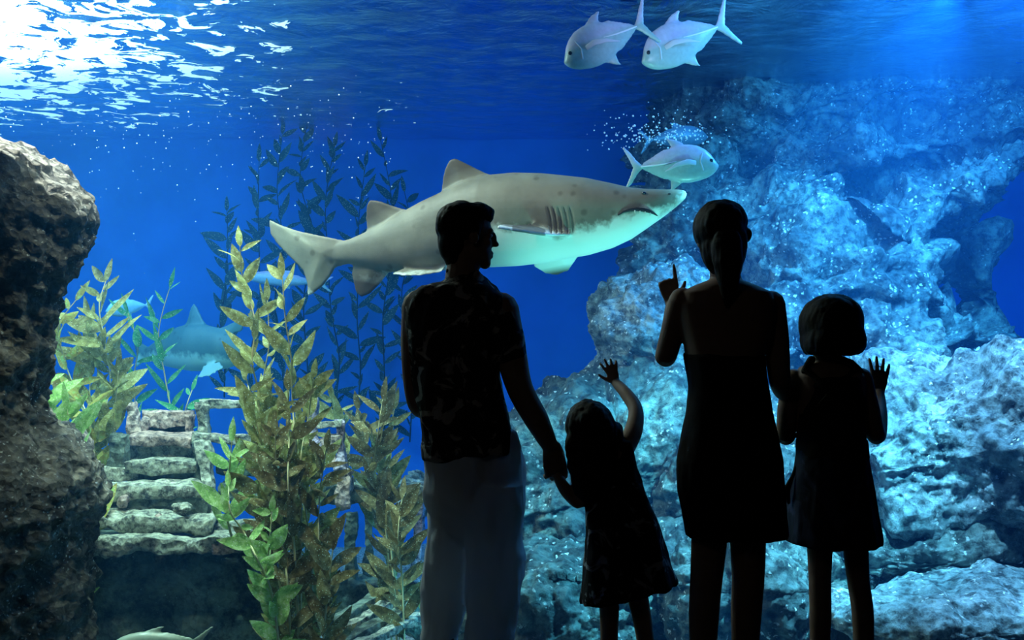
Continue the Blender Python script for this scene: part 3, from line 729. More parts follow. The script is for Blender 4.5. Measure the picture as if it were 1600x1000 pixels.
# main clump
K = 'tall olive kelp clump beside the man'
main = [
 ([(375, 385), (380, 440), (398, 500), (394, 565), (403, 610), (408, 680), (420, 760), (440, 850), (450, 1050)], 5.75, L_OLIVE, 'tallest olive kelp frond, its tip above the shark tail level', 1.25),
 ([(441, 432), (446, 500), (455, 560), (457, 625), (462, 700), (470, 780), (470, 900), (470, 1060)], 5.7, L_OLIVE, 'olive kelp frond with tip just under the shark tail', 1.1),
 ([(418, 470), (420, 540), (412, 600), (425, 680), (445, 760), (455, 860), (462, 1060)], 5.95, L_OLIVE, 'shorter olive kelp frond between the two tallest ones', 1.0),
 ([(490, 590), (482, 650), (470, 720), (478, 800), (488, 900), (480, 1060)], 5.7, L_OLIVE, 'olive kelp frond on the right side of the tall clump', 1.3),
 ([(385, 590), (398, 650), (415, 720), (430, 800), (450, 880), (452, 1060)], 5.6, L_OLIVE, 'olive kelp frond leaning left in the front of the tall clump', 1.3),
 ([(450, 610), (452, 680), (450, 760), (460, 860), (470, 1060)], 5.5, L_BROWN, 'brown kelp frond at the front middle of the tall clump', 1.4),
 ([(510, 700), (500, 770), (498, 850), (508, 930), (505, 1060)], 5.55, L_BROWN, 'brown kelp frond low on the right of the tall clump', 1.3),
 ([(400, 700), (408, 770), (420, 850), (440, 930), (450, 1060)], 5.65, L_BROWN, 'brown kelp frond leaning left low in the tall clump', 1.5),
 ([(470, 660), (485, 740), (480, 820), (475, 920), (470, 1060)], 5.85, L_OLIVE, 'olive kelp frond at the back of the tall clump', 1.5),
 ([(520, 860), (512, 920), (500, 1060)], 5.35, L_BROWN, 'short brown kelp frond at the foot of the tall clump, right', 1.5),
 ([(430, 680), (432, 750), (438, 830), (450, 920), (455, 1060)], 5.45, L_BROWN, 'brown kelp frond low in the centre of the tall clump', 1.4),
]
for i, (pa, Y, m_, lb, dn) in enumerate(main): kelp(pa, Y, m_, lb, dens=dn, seed=i+1, L=.22, W=.033)
kelp([(357, 760), (360, 800), (380, 830), (400, 870), (425, 930), (440, 1060)], 5.3, L_GREEN, 'bright green kelp frond leaning over the wreck hull', dens=1.2, seed=31, L=.17, W=.028)
kelp([(425, 800), (420, 860), (415, 910), (430, 960), (440, 1060)], 5.25, L_GREEN, 'vivid green kelp frond low in front of the brown ones', dens=1.6, seed=32, L=.15, W=.03)
kelp([(362, 690), (358, 740), (352, 790), (362, 840)], 5.6, L_GREEN, 'short pale green kelp sprig standing on the wreck side', dens=1.1, seed=33, L=.24, W=.034)
# left clump behind the foreground rock
left = [
 ([(165, 440), (155, 480), (165, 540), (172, 600), (160, 660), (150, 740), (152, 800), (152, 860)], 6.72, L_OLIVE, 'olive kelp frond behind the rock, topmost of the left clump', 1.4),
 ([(118, 470), (92, 510), (100, 560), (118, 610), (140, 660), (150, 740), (150, 800), (150, 860)], 6.66, L_YELL, 'yellowish kelp frond curving beside the left rock', 1.3),
 ([(140, 500), (150, 550), (140, 610), (150, 680), (160, 740), (160, 800), (160, 860)], 6.75, L_OLIVE, 'olive kelp frond in the middle of the left clump', 1.4),
 ([(185, 580), (180, 630), (170, 680), (162, 740), (165, 800), (165, 860)], 6.7, L_OLIVE, 'short olive kelp frond above the wreck step at the left', 1.2),
 ([(70, 590), (72, 640), (78, 690), (90, 740), (95, 900), (95, 1000)], 5.9, L_GREEN, 'bright green kelp tucked close behind the left rock', 1.5),
 ([(105, 640), (110, 680), (112, 740), (100, 850), (100, 1000)], 5.9, L_GREEN, 'low green kelp beside the pink stump of the wreck', 1.3),
 ([(150, 790), (142, 825), (138, 860)], 6.0, L_YELL, 'small yellow kelp sprig growing between the wreck steps', 1.4),
]
for i, (pa, Y, m_, lb, dn) in enumerate(left): kelp(pa, Y, m_, lb, dens=dn, seed=i+51, L=.27, W=.036, dy=.04)
# thin teal fronds over the wreck
kelp([(200, 490), (215, 540), (210, 590), (212, 680), (212, 800), (212, 900)], 7.6, L_TEAL, 'thin teal kelp frond left of the wreck top', dens=.8, seed=71, L=.26, W=.026)
kelp([(265, 450), (248, 520), (258, 590), (272, 680), (270, 800), (270, 900)], 7.4, L_TEAL, 'thin teal kelp frond rising behind the wreck top', dens=.8, seed=72, L=.26, W=.026)
kelp([(300, 610), (290, 640), (285, 680), (285, 800), (285, 900)], 7.4, L_TEAL, 'short teal kelp sprig behind the wreck top', dens=1, seed=73, L=.2, W=.026)
# right clump between the wreck and the man
right = [
 ([(598, 625), (590, 680), (585, 740), (600, 800), (612, 870), (620, 1000)], 6.6, L_BROWN, 'brown kelp frond left of the man, tip nearest his shirt', 1.3),
 ([(560, 640), (572, 700), (590, 770), (605, 850), (612, 1000)], 6.7, L_BROWN, 'brown kelp frond leaning from the wreck frame', 1.2),
 ([(616, 640), (605, 700), (598, 780), (615, 880), (625, 1000)], 6.8, L_OLIVE, 'olive kelp frond behind the brown ones left of the man', 1.2),
 ([(628, 780), (622, 840), (628, 900), (632, 1010)], 6.3, L_BROWN, 'low brown kelp frond at the left knee of the man', 1.4),
 ([(520, 625), (530, 670), (548, 720), (560, 780)], 7.0, L_OLIVE, 'short kelp sprig above the broken wreck frame', 1.1),
]
for i, (pa, Y, m_, lb, dn) in enumerate(right): kelp(pa, Y, m_, lb, dens=dn, seed=i+81, L=.26, W=.034)
# far dark fronds
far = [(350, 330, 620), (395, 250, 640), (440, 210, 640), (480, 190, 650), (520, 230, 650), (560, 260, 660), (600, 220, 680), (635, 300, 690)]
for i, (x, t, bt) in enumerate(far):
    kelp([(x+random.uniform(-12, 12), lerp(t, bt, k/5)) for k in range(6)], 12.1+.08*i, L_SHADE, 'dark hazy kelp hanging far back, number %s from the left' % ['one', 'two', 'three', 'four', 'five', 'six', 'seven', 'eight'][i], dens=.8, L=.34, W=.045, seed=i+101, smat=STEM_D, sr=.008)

# ------------------------------------------------------------------ wreck
def beam(e, a, b_, w_, h_, mat, name='beam', label=None, amp=.012, seed=0):
    """weathered plank between two world points"""
    a = V(a); b_ = V(b_); d = (b_-a); L = d.length; d.normalize()
    up = V((0, 0, 1)) if abs(d.z) < .9 else V((1, 0, 0))
    s = d.cross(up).normalized(); u = s.cross(d).normalized()
    n = max(10, int(L/.02)); m_ = MB(); rings = []
    prof2 = []
    cs = [(-1, -1), (1, -1), (1, 1), (-1, 1)]
    for k in range(4):
        p, q = cs[k], cs[(k+1) % 4]
        for t in (.0, .05, .3, .5, .7, .95): prof2.append((lerp(p[0], q[0], t), lerp(p[1], q[1], t)))
    for i in range(n+1):
        t = i/n; c = a+d*(t*L); ring = []
        for (x, y) in prof2:
            r = 1-.05*(abs(x)*abs(y))**4
            p = c+s*x*w_/2*r+u*y*h_/2*r
            q = p*5+V((seed*3.1, 0, seed))
            p += (s*x+u*y)*(noise.fractal(q, .8, 2, 4)*amp*1.6)+u*noise.noise(p*2.2+V((seed, 0, 0)))*amp*1.5
            ring.append(p)
        if i in (0, n): ring = [p+d*noise.noise(p*20)*.02 for p in ring]
        rings.append(ring)
    m_.rings(rings)
    o = m_.build(name, mat, e)
    if label: o['label'] = label
    return o
WK = empty('shipwreck', P(250, 1090, 6.3), 'sunken wooden wreck with encrusted steps, posts and dark hull', 'shipwreck')
YH = 6.0
def Q(x, y, Y=YH, dy=0): return P(x, y, Y+dy)
# hull: a tall dark side leaning, made as displaced loft
hb = MB(); rings = []
for k in range(26):
    t = k/25; py = lerp(852, 1130, t)
    l = lerp(112, 60, t); r_ = lerp(388, 440, min(1, t*1.5)); ring = []
    z = P(0, py, YH).z; x0 = P(l, 0, YH).x; x1 = P(r_, 0, YH).x
    for j in range(40): ring.append(V((lerp(x0, x1, j/39), YH-.08+.10*sin(t*2.2)+.04*sin(j*.4), z)))
    for j in range(40): ring.append(V((lerp(x1, x0, j/39), YH+.75, z)))
    rings.append(ring)
hb.rings(rings)
hb.build('hull', R_HULL, WK, disp=lambda p: noise.fractal(p*3, .8, 2, 5)*.05+.02*math.floor((p.z*6) % 2))
beam(WK, Q(108, 850, dy=-.12), Q(390, 853, dy=-.16), .2, .10, R_WOOD, 'rail', amp=.02, seed=1)
beam(WK, Q(340, 850, dy=-.17), Q(388, 853, dy=-.18), .15, .09, R_WOODP, 'rail', amp=.018, seed=2)
beam(WK, Q(130, 808, dy=.05), Q(335, 822, dy=.05), .18, .10, R_WOOD, 'step', amp=.02, seed=3)
beam(WK, Q(150, 782, dy=.22), Q(330, 790, dy=.22), .1, .16, R_HULL, 'riser', amp=.01, seed=4)
beam(WK, Q(128, 768, dy=.22), Q(318, 768, dy=.25), .2, .085, R_WOOD, 'step', amp=.015, seed=5)
beam(WK, Q(128, 742, dy=.4), Q(220, 742, dy=.42), .12, .09, R_WOOD, 'step', amp=.015, seed=6)
beam(WK, Q(205, 745, dy=.42), Q(314, 748, dy=.42), .1, .12, R_HULL, 'riser', amp=.01, seed=7)
beam(WK, Q(204, 727, dy=.42), Q(312, 727, dy=.42), .2, .08, R_WOOD, 'step', amp=.012, seed=8)
beam(WK, Q(204, 706, dy=.6), Q(308, 708, dy=.6), .1, .14, R_WOOD, 'riser', amp=.012, seed=9)
beam(WK, Q(200, 688, dy=.58), Q(306, 689, dy=.58), .2, .075, R_WOODP, 'step', amp=.012, seed=10)
beam(WK, Q(224, 655, dy=.75), Q(300, 655, dy=.75), .08, .12, R_WOODP, 'plank', amp=.014, seed=11)
beam(WK, Q(236, 672, dy=.8), Q(296, 672, dy=.8), .06, .07, R_HULL, 'plank', amp=.01, seed=12)
beam(WK, Q(212, 700, dy=.7), Q(204, 628, dy=.7), .08, .09, R_WOODP, 'post', amp=.02, seed=13)
beam(WK, Q(222, 690, dy=.7), Q(228, 655, dy=.7), .06, .06, R_WOODP, 'post', amp=.02, seed=14)
beam(WK, Q(302, 700, dy=.7), Q(298, 648, dy=.7), .06, .05, R_WOODP, 'post', amp=.015, seed=15)
beam(WK, Q(132, 745, dy=.1), Q(120, 672, dy=.1), .08, .085, R_WOODP, 'stump', amp=.025, seed=16)
beam(WK, Q(182, 735, dy=.4), Q(190, 678, dy=.4), .09, .10, R_HULL, 'post', amp=.02, seed=17)
# right-hand frame
beam(WK, Q(320, 680, dy=.6), Q(321, 630, dy=.6), .08, .085, R_WOOD, 'post', amp=.015, seed=18)
beam(WK, Q(312, 631, dy=.6), Q(410, 630, dy=.7), .08, .055, R_WOOD, 'beam', amp=.01, seed=19)
beam(WK, Q(300, 684, dy=.5), Q(395, 688, dy=.6), .09, .06, R_WOOD, 'beam', amp=.012, seed=20)
beam(WK, Q(316, 690, dy=.4), Q(336, 835, dy=.2), .09, .08, R_WOOD, 'brace', amp=.012, seed=21)
beam(WK, Q(308, 690, dy=.45), Q(322, 830, dy=.3), .08, .05, R_HULL, 'brace', amp=.01, seed=22)
beam(WK, Q(340, 730, dy=.8), Q(480, 735, dy=.8), .08, .10, R_HULL, 'beam', amp=.012, seed=23)
beam(WK, Q(345, 765, dy=.6), Q(480, 780, dy=.6), .1, .12, R_HULL, 'beam', amp=.012, seed=24)
beam(WK, Q(332, 826, dy=.1), Q(420, 815, dy=.2), .1, .04, R_WOOD, 'beam', amp=.008, seed=25)
beam(WK, Q(335, 838, dy=-.02), Q(425, 829, dy=.05), .1, .035, R_WOOD, 'beam', amp=.008, seed=26)
R_PURP = mat_rock('purple_encrusted_wood', (.22, .18, .32), (.45, .38, .58), (.7, .62, .8), (.9, .88, .95), 60, .2, fine=22, bd=.02)
beam(WK, Q(497, 715, dy=.6), Q(485, 624, dy=.6), .07, .07, R_PURP, 'post', 'purple encrusted post', amp=.015, seed=27)
beam(WK, Q(535, 735, dy=.6), Q(531, 656, dy=.6), .06, .06, R_PURP, 'post', 'purple encrusted post', amp=.015, seed=28)
beam(WK, Q(498, 663, dy=.6), Q(536, 660, dy=.6), .06, .035, R_WOOD, 'beam', amp=.01, seed=29)
beam(WK, Q(498, 693, dy=.6), Q(536, 688, dy=.6), .07, .06, R_WOODP, 'beam', amp=.015, seed=30)
beam(WK, Q(505, 715, dy=.6), Q(545, 745, dy=.6), .07, .07, R_WOODP, 'beam', amp=.02, seed=31)
beam(WK, Q(540, 795, dy=.6), Q(538, 735, dy=.6), .06, .07, R_WOODP, 'post', amp=.02, seed=32)
beam(WK, Q(500, 772, dy=.8), Q(610, 775, dy=.9), .12, .13, R_HULL, 'beam', amp=.015, seed=33)
beam(WK, Q(600, 764, dy=.9), Q(668, 770, dy=.9), .09, .085, R_WOOD, 'beam', amp=.015, seed=34)
beam(WK, Q(655, 780, dy=.9), Q(651, 910, dy=.9), .07, .075, R_PURP, 'post', 'purple encrusted post', amp=.015, seed=35)
beam(WK, Q(548, 800, dy=1.1), Q(550, 960, dy=1.1), .07, .08, R_HULL, 'post', amp=.015, seed=36)
beam(WK, Q(575, 800, dy=1.3), Q(575, 980, dy=1.3), .06, .06, R_HULL, 'post', amp=.015, seed=37)
for k in range(4):
    beam(WK, Q(515+k*10, 975+k*14, dy=.3-.1*k), Q(615+k*14, 915+k*16, dy=.8-.1*k), .09, .045, R_WOOD if k % 2 else R_HULL, 'deck_plank', amp=.01, seed=40+k)
beam(WK, Q(300, 900, dy=.9), Q(670, 960, dy=1.2), .2, .3, R_HULL, 'keel', amp=.03, seed=46)
beam(WK, Q(258, 655, dy=.98), Q(258, 870, dy=.98), M(112, YH), .05, R_HULL, 'bulkhead', amp=.01, seed=50)
beam(WK, Q(168, 752, dy=.9), Q(168, 870, dy=.9), M(92, YH), .05, R_HULL, 'bulkhead', amp=.01, seed=51)
# pieces of debris lying on the steps
for i, (x, y, r1, m_, lb) in enumerate([(192, 783, .035, R_WOODP, 'small pink coral stub on a wreck step, left'), (246, 806, .03, R_WOODP, 'small pink coral lump on the lower wreck step'), (285, 792, .06, R_WOOD, 'grey stone lying on the wreck step')]):
    tag(rock('coral_lump' if i < 2 else 'stone', P(x, y, YH+.02 if i else YH+.1), (r1, r1, r1*(1.1 if i == 0 else .7)), m_, lb, seed=60+i, amp=.03, sub=4, freq=6, fine=.006), cat='coral' if i < 2 else 'stone')

# ------------------------------------------------------------------ people
def head_pts(b, c, H, face, f=1.0):
    """c = chin-level base of head centre, H height, face = facing direction (horizontal)"""
    fx = V(face).normalized(); sy = V((-fx.y, fx.x, 0)); up = V((0, 0, 1))
    rm = Matrix((fx, sy, up)).transposed()
    def E(x, y, z, rx, ry, rz): b.ell(V(c)+rm@V((x*H, y*H, z*H)), (rx*H, ry*H, rz*H), rm)
    E(-.05, 0, .63, .39, .315, .37); E(.08, 0, .36, .27, .235, .34); E(.245, 0, .10, .09, .12, .095)
    E(.16, 0, .22, .19, .19, .17); E(.30, 0, .585, .07, .2, .05); E(.375, 0, .46, .055, .045, .12); E(.415, 0, .385, .05, .05, .042)
    E(.33, 0, .25, .05, .09, .03); E(.325, 0, .195, .05, .08, .03)
    for s in (-1, 1):
        E(.02, s*.315, .46, .075, .03, .11); E(.24, s*.15, .40, .08, .07, .08); E(.275, s*.13, .505, .05, .06, .035)
    return rm
def eyes(par, c, H, face):
    fx = V(face).normalized(); sy = V((-fx.y, fx.x, 0)); rm = Matrix((fx, sy, V((0, 0, 1)))).transposed()
    for s in (-1, 1):
        MB().ell(V(c)+rm@V((.312*H, s*.13*H, .505*H)), (.03*H, .045*H, .022*H), rm, 10, 8).build('eye', EYE, par)
def hand(b, w_, d, n, thumb, size=.18, curls=(0, 0, 0, 0), spread=.12, tcurl=.3, tspread=.8, fr=.0085, thumb_in=0):
    """w_ wrist, d towards fingers, n palm normal (palm faces n), thumb = direction to the thumb side"""
    w_ = V(w_); d = V(d).normalized(); n = V(n); n = (n-d*n.dot(d)).normalized(); s = V(thumb); s = (s-d*s.dot(d)-n*s.dot(n)).normalized()
    k = size/.18; fr *= k
    pl = .088*k
    b.tube([w_-d*.02*k, w_+d*.015*k, w_+d*.05*k, w_+d*pl], [(.024*k, .018*k), (.028*k, .016*k), (.038*k, .015*k), (.037*k, .011*k)], side=s, seg=18)
    lens = (.070, .078, .072, .056)
    for i in range(4):
        off = (1.5-i)*.0205*k
        base = w_+d*(pl-.004*k-abs(1.3-i)*.003*k)+s*off
        ang = (1.5-i)*spread
        dd = (d*cos(ang)+s*sin(ang)).normalized(); cu = curls[i]; p = base; pts = [base-dd*.015*k, base]
        cur = dd
        for q, fl in enumerate((.45, .31, .24)):
            ax = cur.cross(n).normalized()
            cur = (Matrix.Rotation(cu*(.9 if q == 0 else 1.15), 3, ax)@cur).normalized()
            p = p+cur*lens[i]*k*fl; pts.append(p)
        b.tube(pts, [fr*1.1, fr*1.08, fr*1.0, fr*.92, fr*.75], seg=12)
    tb = w_+d*.022*k+s*.026*k+n*.004*k
    td = (d*cos(tspread)+s*sin(tspread)+n*(.15+thumb_in)).normalized()
    p1 = tb+td*.032*k; td2 = (td+d*tcurl+n*thumb_in).normalized(); p2 = p1+td2*.028*k; p3 = p2+(td2+d*.2).normalized()*.022*k
    b.tube([tb-td*.012*k, tb, p1, p2, p3], [fr*1.6, fr*1.6, fr*1.25, fr*1.05, fr*.8], seg=12)
def limb(b, pts, rad): b.tube(spline([V(p) for p in pts], 6), [r for i in range(len(rad)-1) for r in [lerp(rad[i], rad[i+1], k/6) for k in range(6)]]+[rad[-1]], seg=20)
def secs(rows, Y, dep, ycs=None, yofs=0):
    """rows (py, left px, right px), depth ratio or list -> section tuples at distance Y"""
    out = []
    for i, (py, l, r_) in enumerate(rows):
        p0 = P(l, py, Y); p1 = P(r_, py, Y); rx = (p1.x-p0.x)/2; dd = dep[i] if isinstance(dep, (list, tuple)) else dep*rx
        out.append(((p0.x+p1.x)/2, Y+yofs+(ycs[i] if ycs else 0), p0.z, rx, dd))
    return out
def resec(s, n=5):
    vs = [Vector(x[:3]+(0,)*0) for x in s]; out = []
    for i in range(len(s)-1):
        for k in range(n):
            t = k/n; out.append(tuple(lerp(s[i][q], s[i+1][q], t) for q in range(5)))
    out.append(s[-1]); return out
def folds(amp, f=9, seed=0):
    def d(p):
        q = V((p.x*f, p.y*f, p.z*f*.45+seed))
        return noise.fractal(q, .9, 2, 3)*amp
    return d
def person(x, Y, label): return empty('person', (x, Y, 0), label, 'person')
def shoes(par, fl, Y):
    for (x, y) in fl:
        MB().ell((x, y+.05, .035), (.05, .13, .04)).ell((x, y-.03, .05), (.045, .06, .055)).build('shoe', SHOE, par, voxel=.008)

# ---- man
def man():
    Y = 3.5; e = person(P(735, 0, Y).x, Y, 'man in a patterned shirt and pale trousers holding the hand of the small girl')
    b = MB(); fc = V((.97, .22, 0)); H = M(103, Y); c = P(733, 421, Y)
    head_pts(b, c, H, fc)
    b.tube([P(726, 470, Y), P(722, 430, Y), P(726, 400, Y)], [(.075, .065), (.058, .06), (.055, .055)], side=(1, 0, 0))
    # torso
    b.sect(resec(secs([(448, 690, 760), (460, 655, 780), (480, 645, 782), (540, 650, 778), (620, 660, 780), (690, 668, 800), (740, 672, 806), (790, 690, 800)], Y, .62)))
    # right arm down to the girl's hand
    sh = P(783, 485, Y-.02); el = P(812, 606, Y-.03); wr = P(858, 694, Y-.01)
    limb(b, [sh, P(797, 545, Y-.03), el, P(838, 655, Y-.02), wr], [.062, .054, .045, .042, .029])
    hand(b, wr, (P(872, 745, Y)-wr), V((-.3, 1, 0)), V((1, .3, 0)), .185, (.35, .45, .5, .55), .03, tcurl=.3, tspread=.45, thumb_in=.5, fr=.0098)
    # left arm bent forward in front of the body
    limb(b, [P(655, 480, Y), P(650, 545, Y), P(654, 622, Y+.02), P(668, 640, Y+.13), P(690, 655, Y+.25)], [.06, .052, .044, .04, .029])
    hand(b, P(690, 655, Y+.25), V((.9, .3, -.2)), V((0, -1, 0)), V((0, 0, 1)), .185, (.5, .5, .5, .5), .05)
    # legs and feet
    for (hx, kx, ax) in ((712, 698, 690), (768, 772, 765)):
        yo = .04 if hx < 740 else -.03
        limb(b, [P(hx, 760, Y), P(kx, 905, Y+yo), V((P(ax, 0, Y).x, Y+.03, .09))], [.068, .045, .035])
        b.tube([V((P(ax, 0, Y).x, Y, .05)), V((P(ax, 0, Y).x+.02, Y+.17, .035))], [(.04, .035), (.04, .025)], side=(1, 0, 0))
    b.build('body', SKIN, e, voxel=.0042, smooth=3)
    eyes(e, c, H, fc)
    # hair
    h = MB(); fx = fc.normalized(); sy = V((-fx.y, fx.x, 0)); rm = Matrix((fx, sy, V((0, 0, 1)))).transposed()
    def E(x, y, z, rx, ry, rz): h.ell(c+rm@V((x*H, y*H, z*H)), (rx*H, ry*H, rz*H), rm)
    E(-.12, 0, .68, .41, .355, .36); E(-.26, 0, .42, .22, .29, .34); E(-.22, 0, .18, .16, .2, .2); E(.12, 0, .86, .27, .28, .16); E(-.02, .25, .62, .16, .09, .2); E(-.02, -.25, .62, .16, .09, .2)
    E(.27, 0, .78, .10, .22, .08); E(.08, .27, .5, .04, .05, .14); E(.08, -.27, .5, .04, .05, .14)
    hm = h.build('hair', HAIR, e, voxel=.006, smooth=2, disp=lambda p: noise.fractal(V((p.x*30, p.y*30, p.z*12)), .8, 2, 3)*.004)
    # shirt
    s = MB()
    rows = [(432, 697, 752), (440, 690, 764), (449, 655, 776), (459, 644, 782), (468, 638, 786), (480, 634, 788), (510, 633, 788), (550, 639, 782), (590, 645, 783), (630, 652, 790), (670, 657, 800), (700, 659, 806), (706, 661, 805)]
    dp = [.06, .07, .09, .105, .12, .132, .14, .14, .135, .135, .14, .145, .145]
    s.sect(resec(secs(rows, Y, dp)), fn=lambda a, t: 1+.012*sin(a*9)*t)
    s.tube([P(750, 462, Y-.01), P(768, 474, Y-.02), P(780, 495, Y-.03), P(788, 525, Y-.03), P(799, 562, Y-.03)], [.04, .060, .070, .070, .058], round_=False)
    s.tube([P(685, 462, Y), P(668, 472, Y), P(659, 495, Y), P(658, 530, Y), P(660, 575, Y+.01)], [.035, .052, .058, .058, .05], round_=False)
    s.tube([P(702, 424, Y-.02), P(724, 430, Y-.04), P(745, 433, Y-.03), P(756, 440, Y)], [.016, .018, .018, .014])
    s.build('shirt', SHIRT, e, voxel=.006, smooth=3, disp=folds(.011, 12))
    # shirt tail lower on the left
    t = MB()
    for k in range(1): t.sect(secs([(690, 658, 806), (698, 658, 806), (704, 659, 800), (712, 659, 740), (718, 661, 715)], Y, [.144, .145, .142, .12, .09]))
    t.build('shirt_tail', SHIRT, e, voxel=.006, smooth=2, disp=folds(.006, 12))
    # trousers
    p = MB()
    p.sect(resec(secs([(672, 668, 806), (700, 664, 815), (730, 663, 819), (770, 664, 818), (800, 668, 816), (830, 690, 800), (850, 715, 770)], Y, [.12, .125, .13, .125, .115, .10, .07])))
    L = [(750, 664, 740), (775, 664, 748), (800, 665, 746), (856, 665, 742), (875, 661, 740), (896, 657, 737), (940, 656, 730), (1000, 655, 708), (1080, 656, 712), (1110, 654, 716)]
    R_ = [(750, 735, 818), (775, 728, 818), (800, 725, 819), (840, 726, 820), (892, 726, 823), (920, 727, 815), (1000, 728, 802), (1080, 730, 800), (1110, 730, 806)]
    p.sect(resec(secs(L, Y, [.10, .115, .115, .11, .108, .105, .10, .09, .09, .09], yofs=.05))); p.sect(resec(secs(R_, Y, [.10, .115, .115, .11, .108, .105, .095, .09, .09], yofs=-.04)))
    def dd(q): return noise.fractal(V((q.x*10, q.y*8, q.z*4)), .9, 2, 3)*.014+noise.ridged_multi_fractal(V((q.x*6+q.z*3, q.y*6, q.z*3.5)), .9, 2, 2, 1, 2)*.012-.012
    p.build('trousers', PANTS, e, voxel=.0065, smooth=3, disp=dd)
    shoes(e, [(P(688, 0, Y).x, Y+.03), (P(760, 0, Y).x, Y+.03)], Y)
man()

# ---- small girl
def small_girl():
    Y = 3.5; e = person(P(960, 0, Y).x, Y, 'small girl with long dark hair in a knee length dress raising one open hand')
    b = MB(); fc = V((.05, .95, 0)); H = M(88, Y); c = P(926, 716, Y)
    head_pts(b, c, H, fc)
    b.tube([P(946, 745, Y), P(935, 715, Y), P(930, 690, Y)], [.04, .034, .034])
    b.sect(resec(secs([(690, 915, 975), (705, 905, 985), (760, 915, 990), (800, 920, 1005), (900, 925, 1015)], Y, .65)))
    # right arm raised, hand by the glass
    limb(b, [P(976, 700, Y), P(990, 672, Y+.05), P(993, 640, Y+.12), P(978, 615, Y+.2), P(962, 598, Y+.28)], [.036, .032, .026, .023, .017])
    wr = P(962, 598, Y+.28)
    hand(b, wr, P(950, 563, Y+.3)-wr, V((0, 1, 0)), V((-1, 0, 0)), .108, (.12, .05, .08, .15), .2, fr=.0095, tspread=.9)
    # left arm to the man's hand
    limb(b, [P(905, 715, Y), P(906, 750, Y-.01), P(906, 783, Y-.02), P(886, 768, Y-.01), P(873, 748, Y)], [.034, .030, .026, .023, .018])
    hand(b, P(873, 748, Y), V((-.25, .15, 1)), V((-.3, 1, 0)), V((-1, 0, .2)), .092, (1.1, 1.1, 1.1, 1.1), .0, fr=.009, tspread=.3)
    Yl = 3.52
    for (x0, x1, x2) in ((951, 952, 952), (988, 1003, 1022)):
        limb(b, [P(x0, 900, Y), P(x1, 965, Yl), V((P(x2, 0, Y).x, Yl, .07))], [.042, .033, .024])
        b.tube([V((P(x2, 0, Y).x, Yl, .035)), V((P(x2, 0, Y).x, Yl+.1, .025))], [.026, .022])
    b.build('body', SKIN, e, voxel=.0034, smooth=2)
    eyes(e, c, H, fc)
    h = MB()
    h.ell(P(921, 664, Y-.005), (.084, .10, .088)); h.ell(P(921, 700, Y-.03), (.086, .07, .10)); h.ell(P(925, 740, Y-.05), (.075, .05, .10))
    h.ell(P(940, 690, Y-.04), (.06, .06, .11)); h.ell(P(963, 682, Y-.02), (.025, .04, .05)); h.ell(P(900, 720, Y-.03), (.030, .05, .06))
    h.ell(P(958, 692, Y), (.03, .035, .04))
    h.build('hair', HAIR, e, voxel=.005, smooth=2, disp=lambda p: noise.fractal(V((p.x*34, p.y*30, p.z*9)), .8, 2, 3)*.006)
    d = MB()
    rows = [(680, 935, 975), (688, 918, 988), (705, 905, 990), (730, 905, 994), (760, 909, 1002), (800, 914, 1020), (850, 914, 1037), (880, 912, 1046), (912, 907, 1056), (922, 905, 1058), (929, 905, 1055)]
    d.sect(resec(secs(rows, Y, .62)), fn=lambda a, t: 1+.05*sin(a*7+1)*max(0, t-.45)*1.6, tilt=.22)
    d.build('dress', DRESS_G, e, voxel=.0055, smooth=2, disp=folds(.008, 12, 3))
    for x in (952, 1022): MB().ell((P(x, 0, Y).x, 3.56, .025), (.034, .085, .028)).build('shoe', SHOE, e)
small_girl()

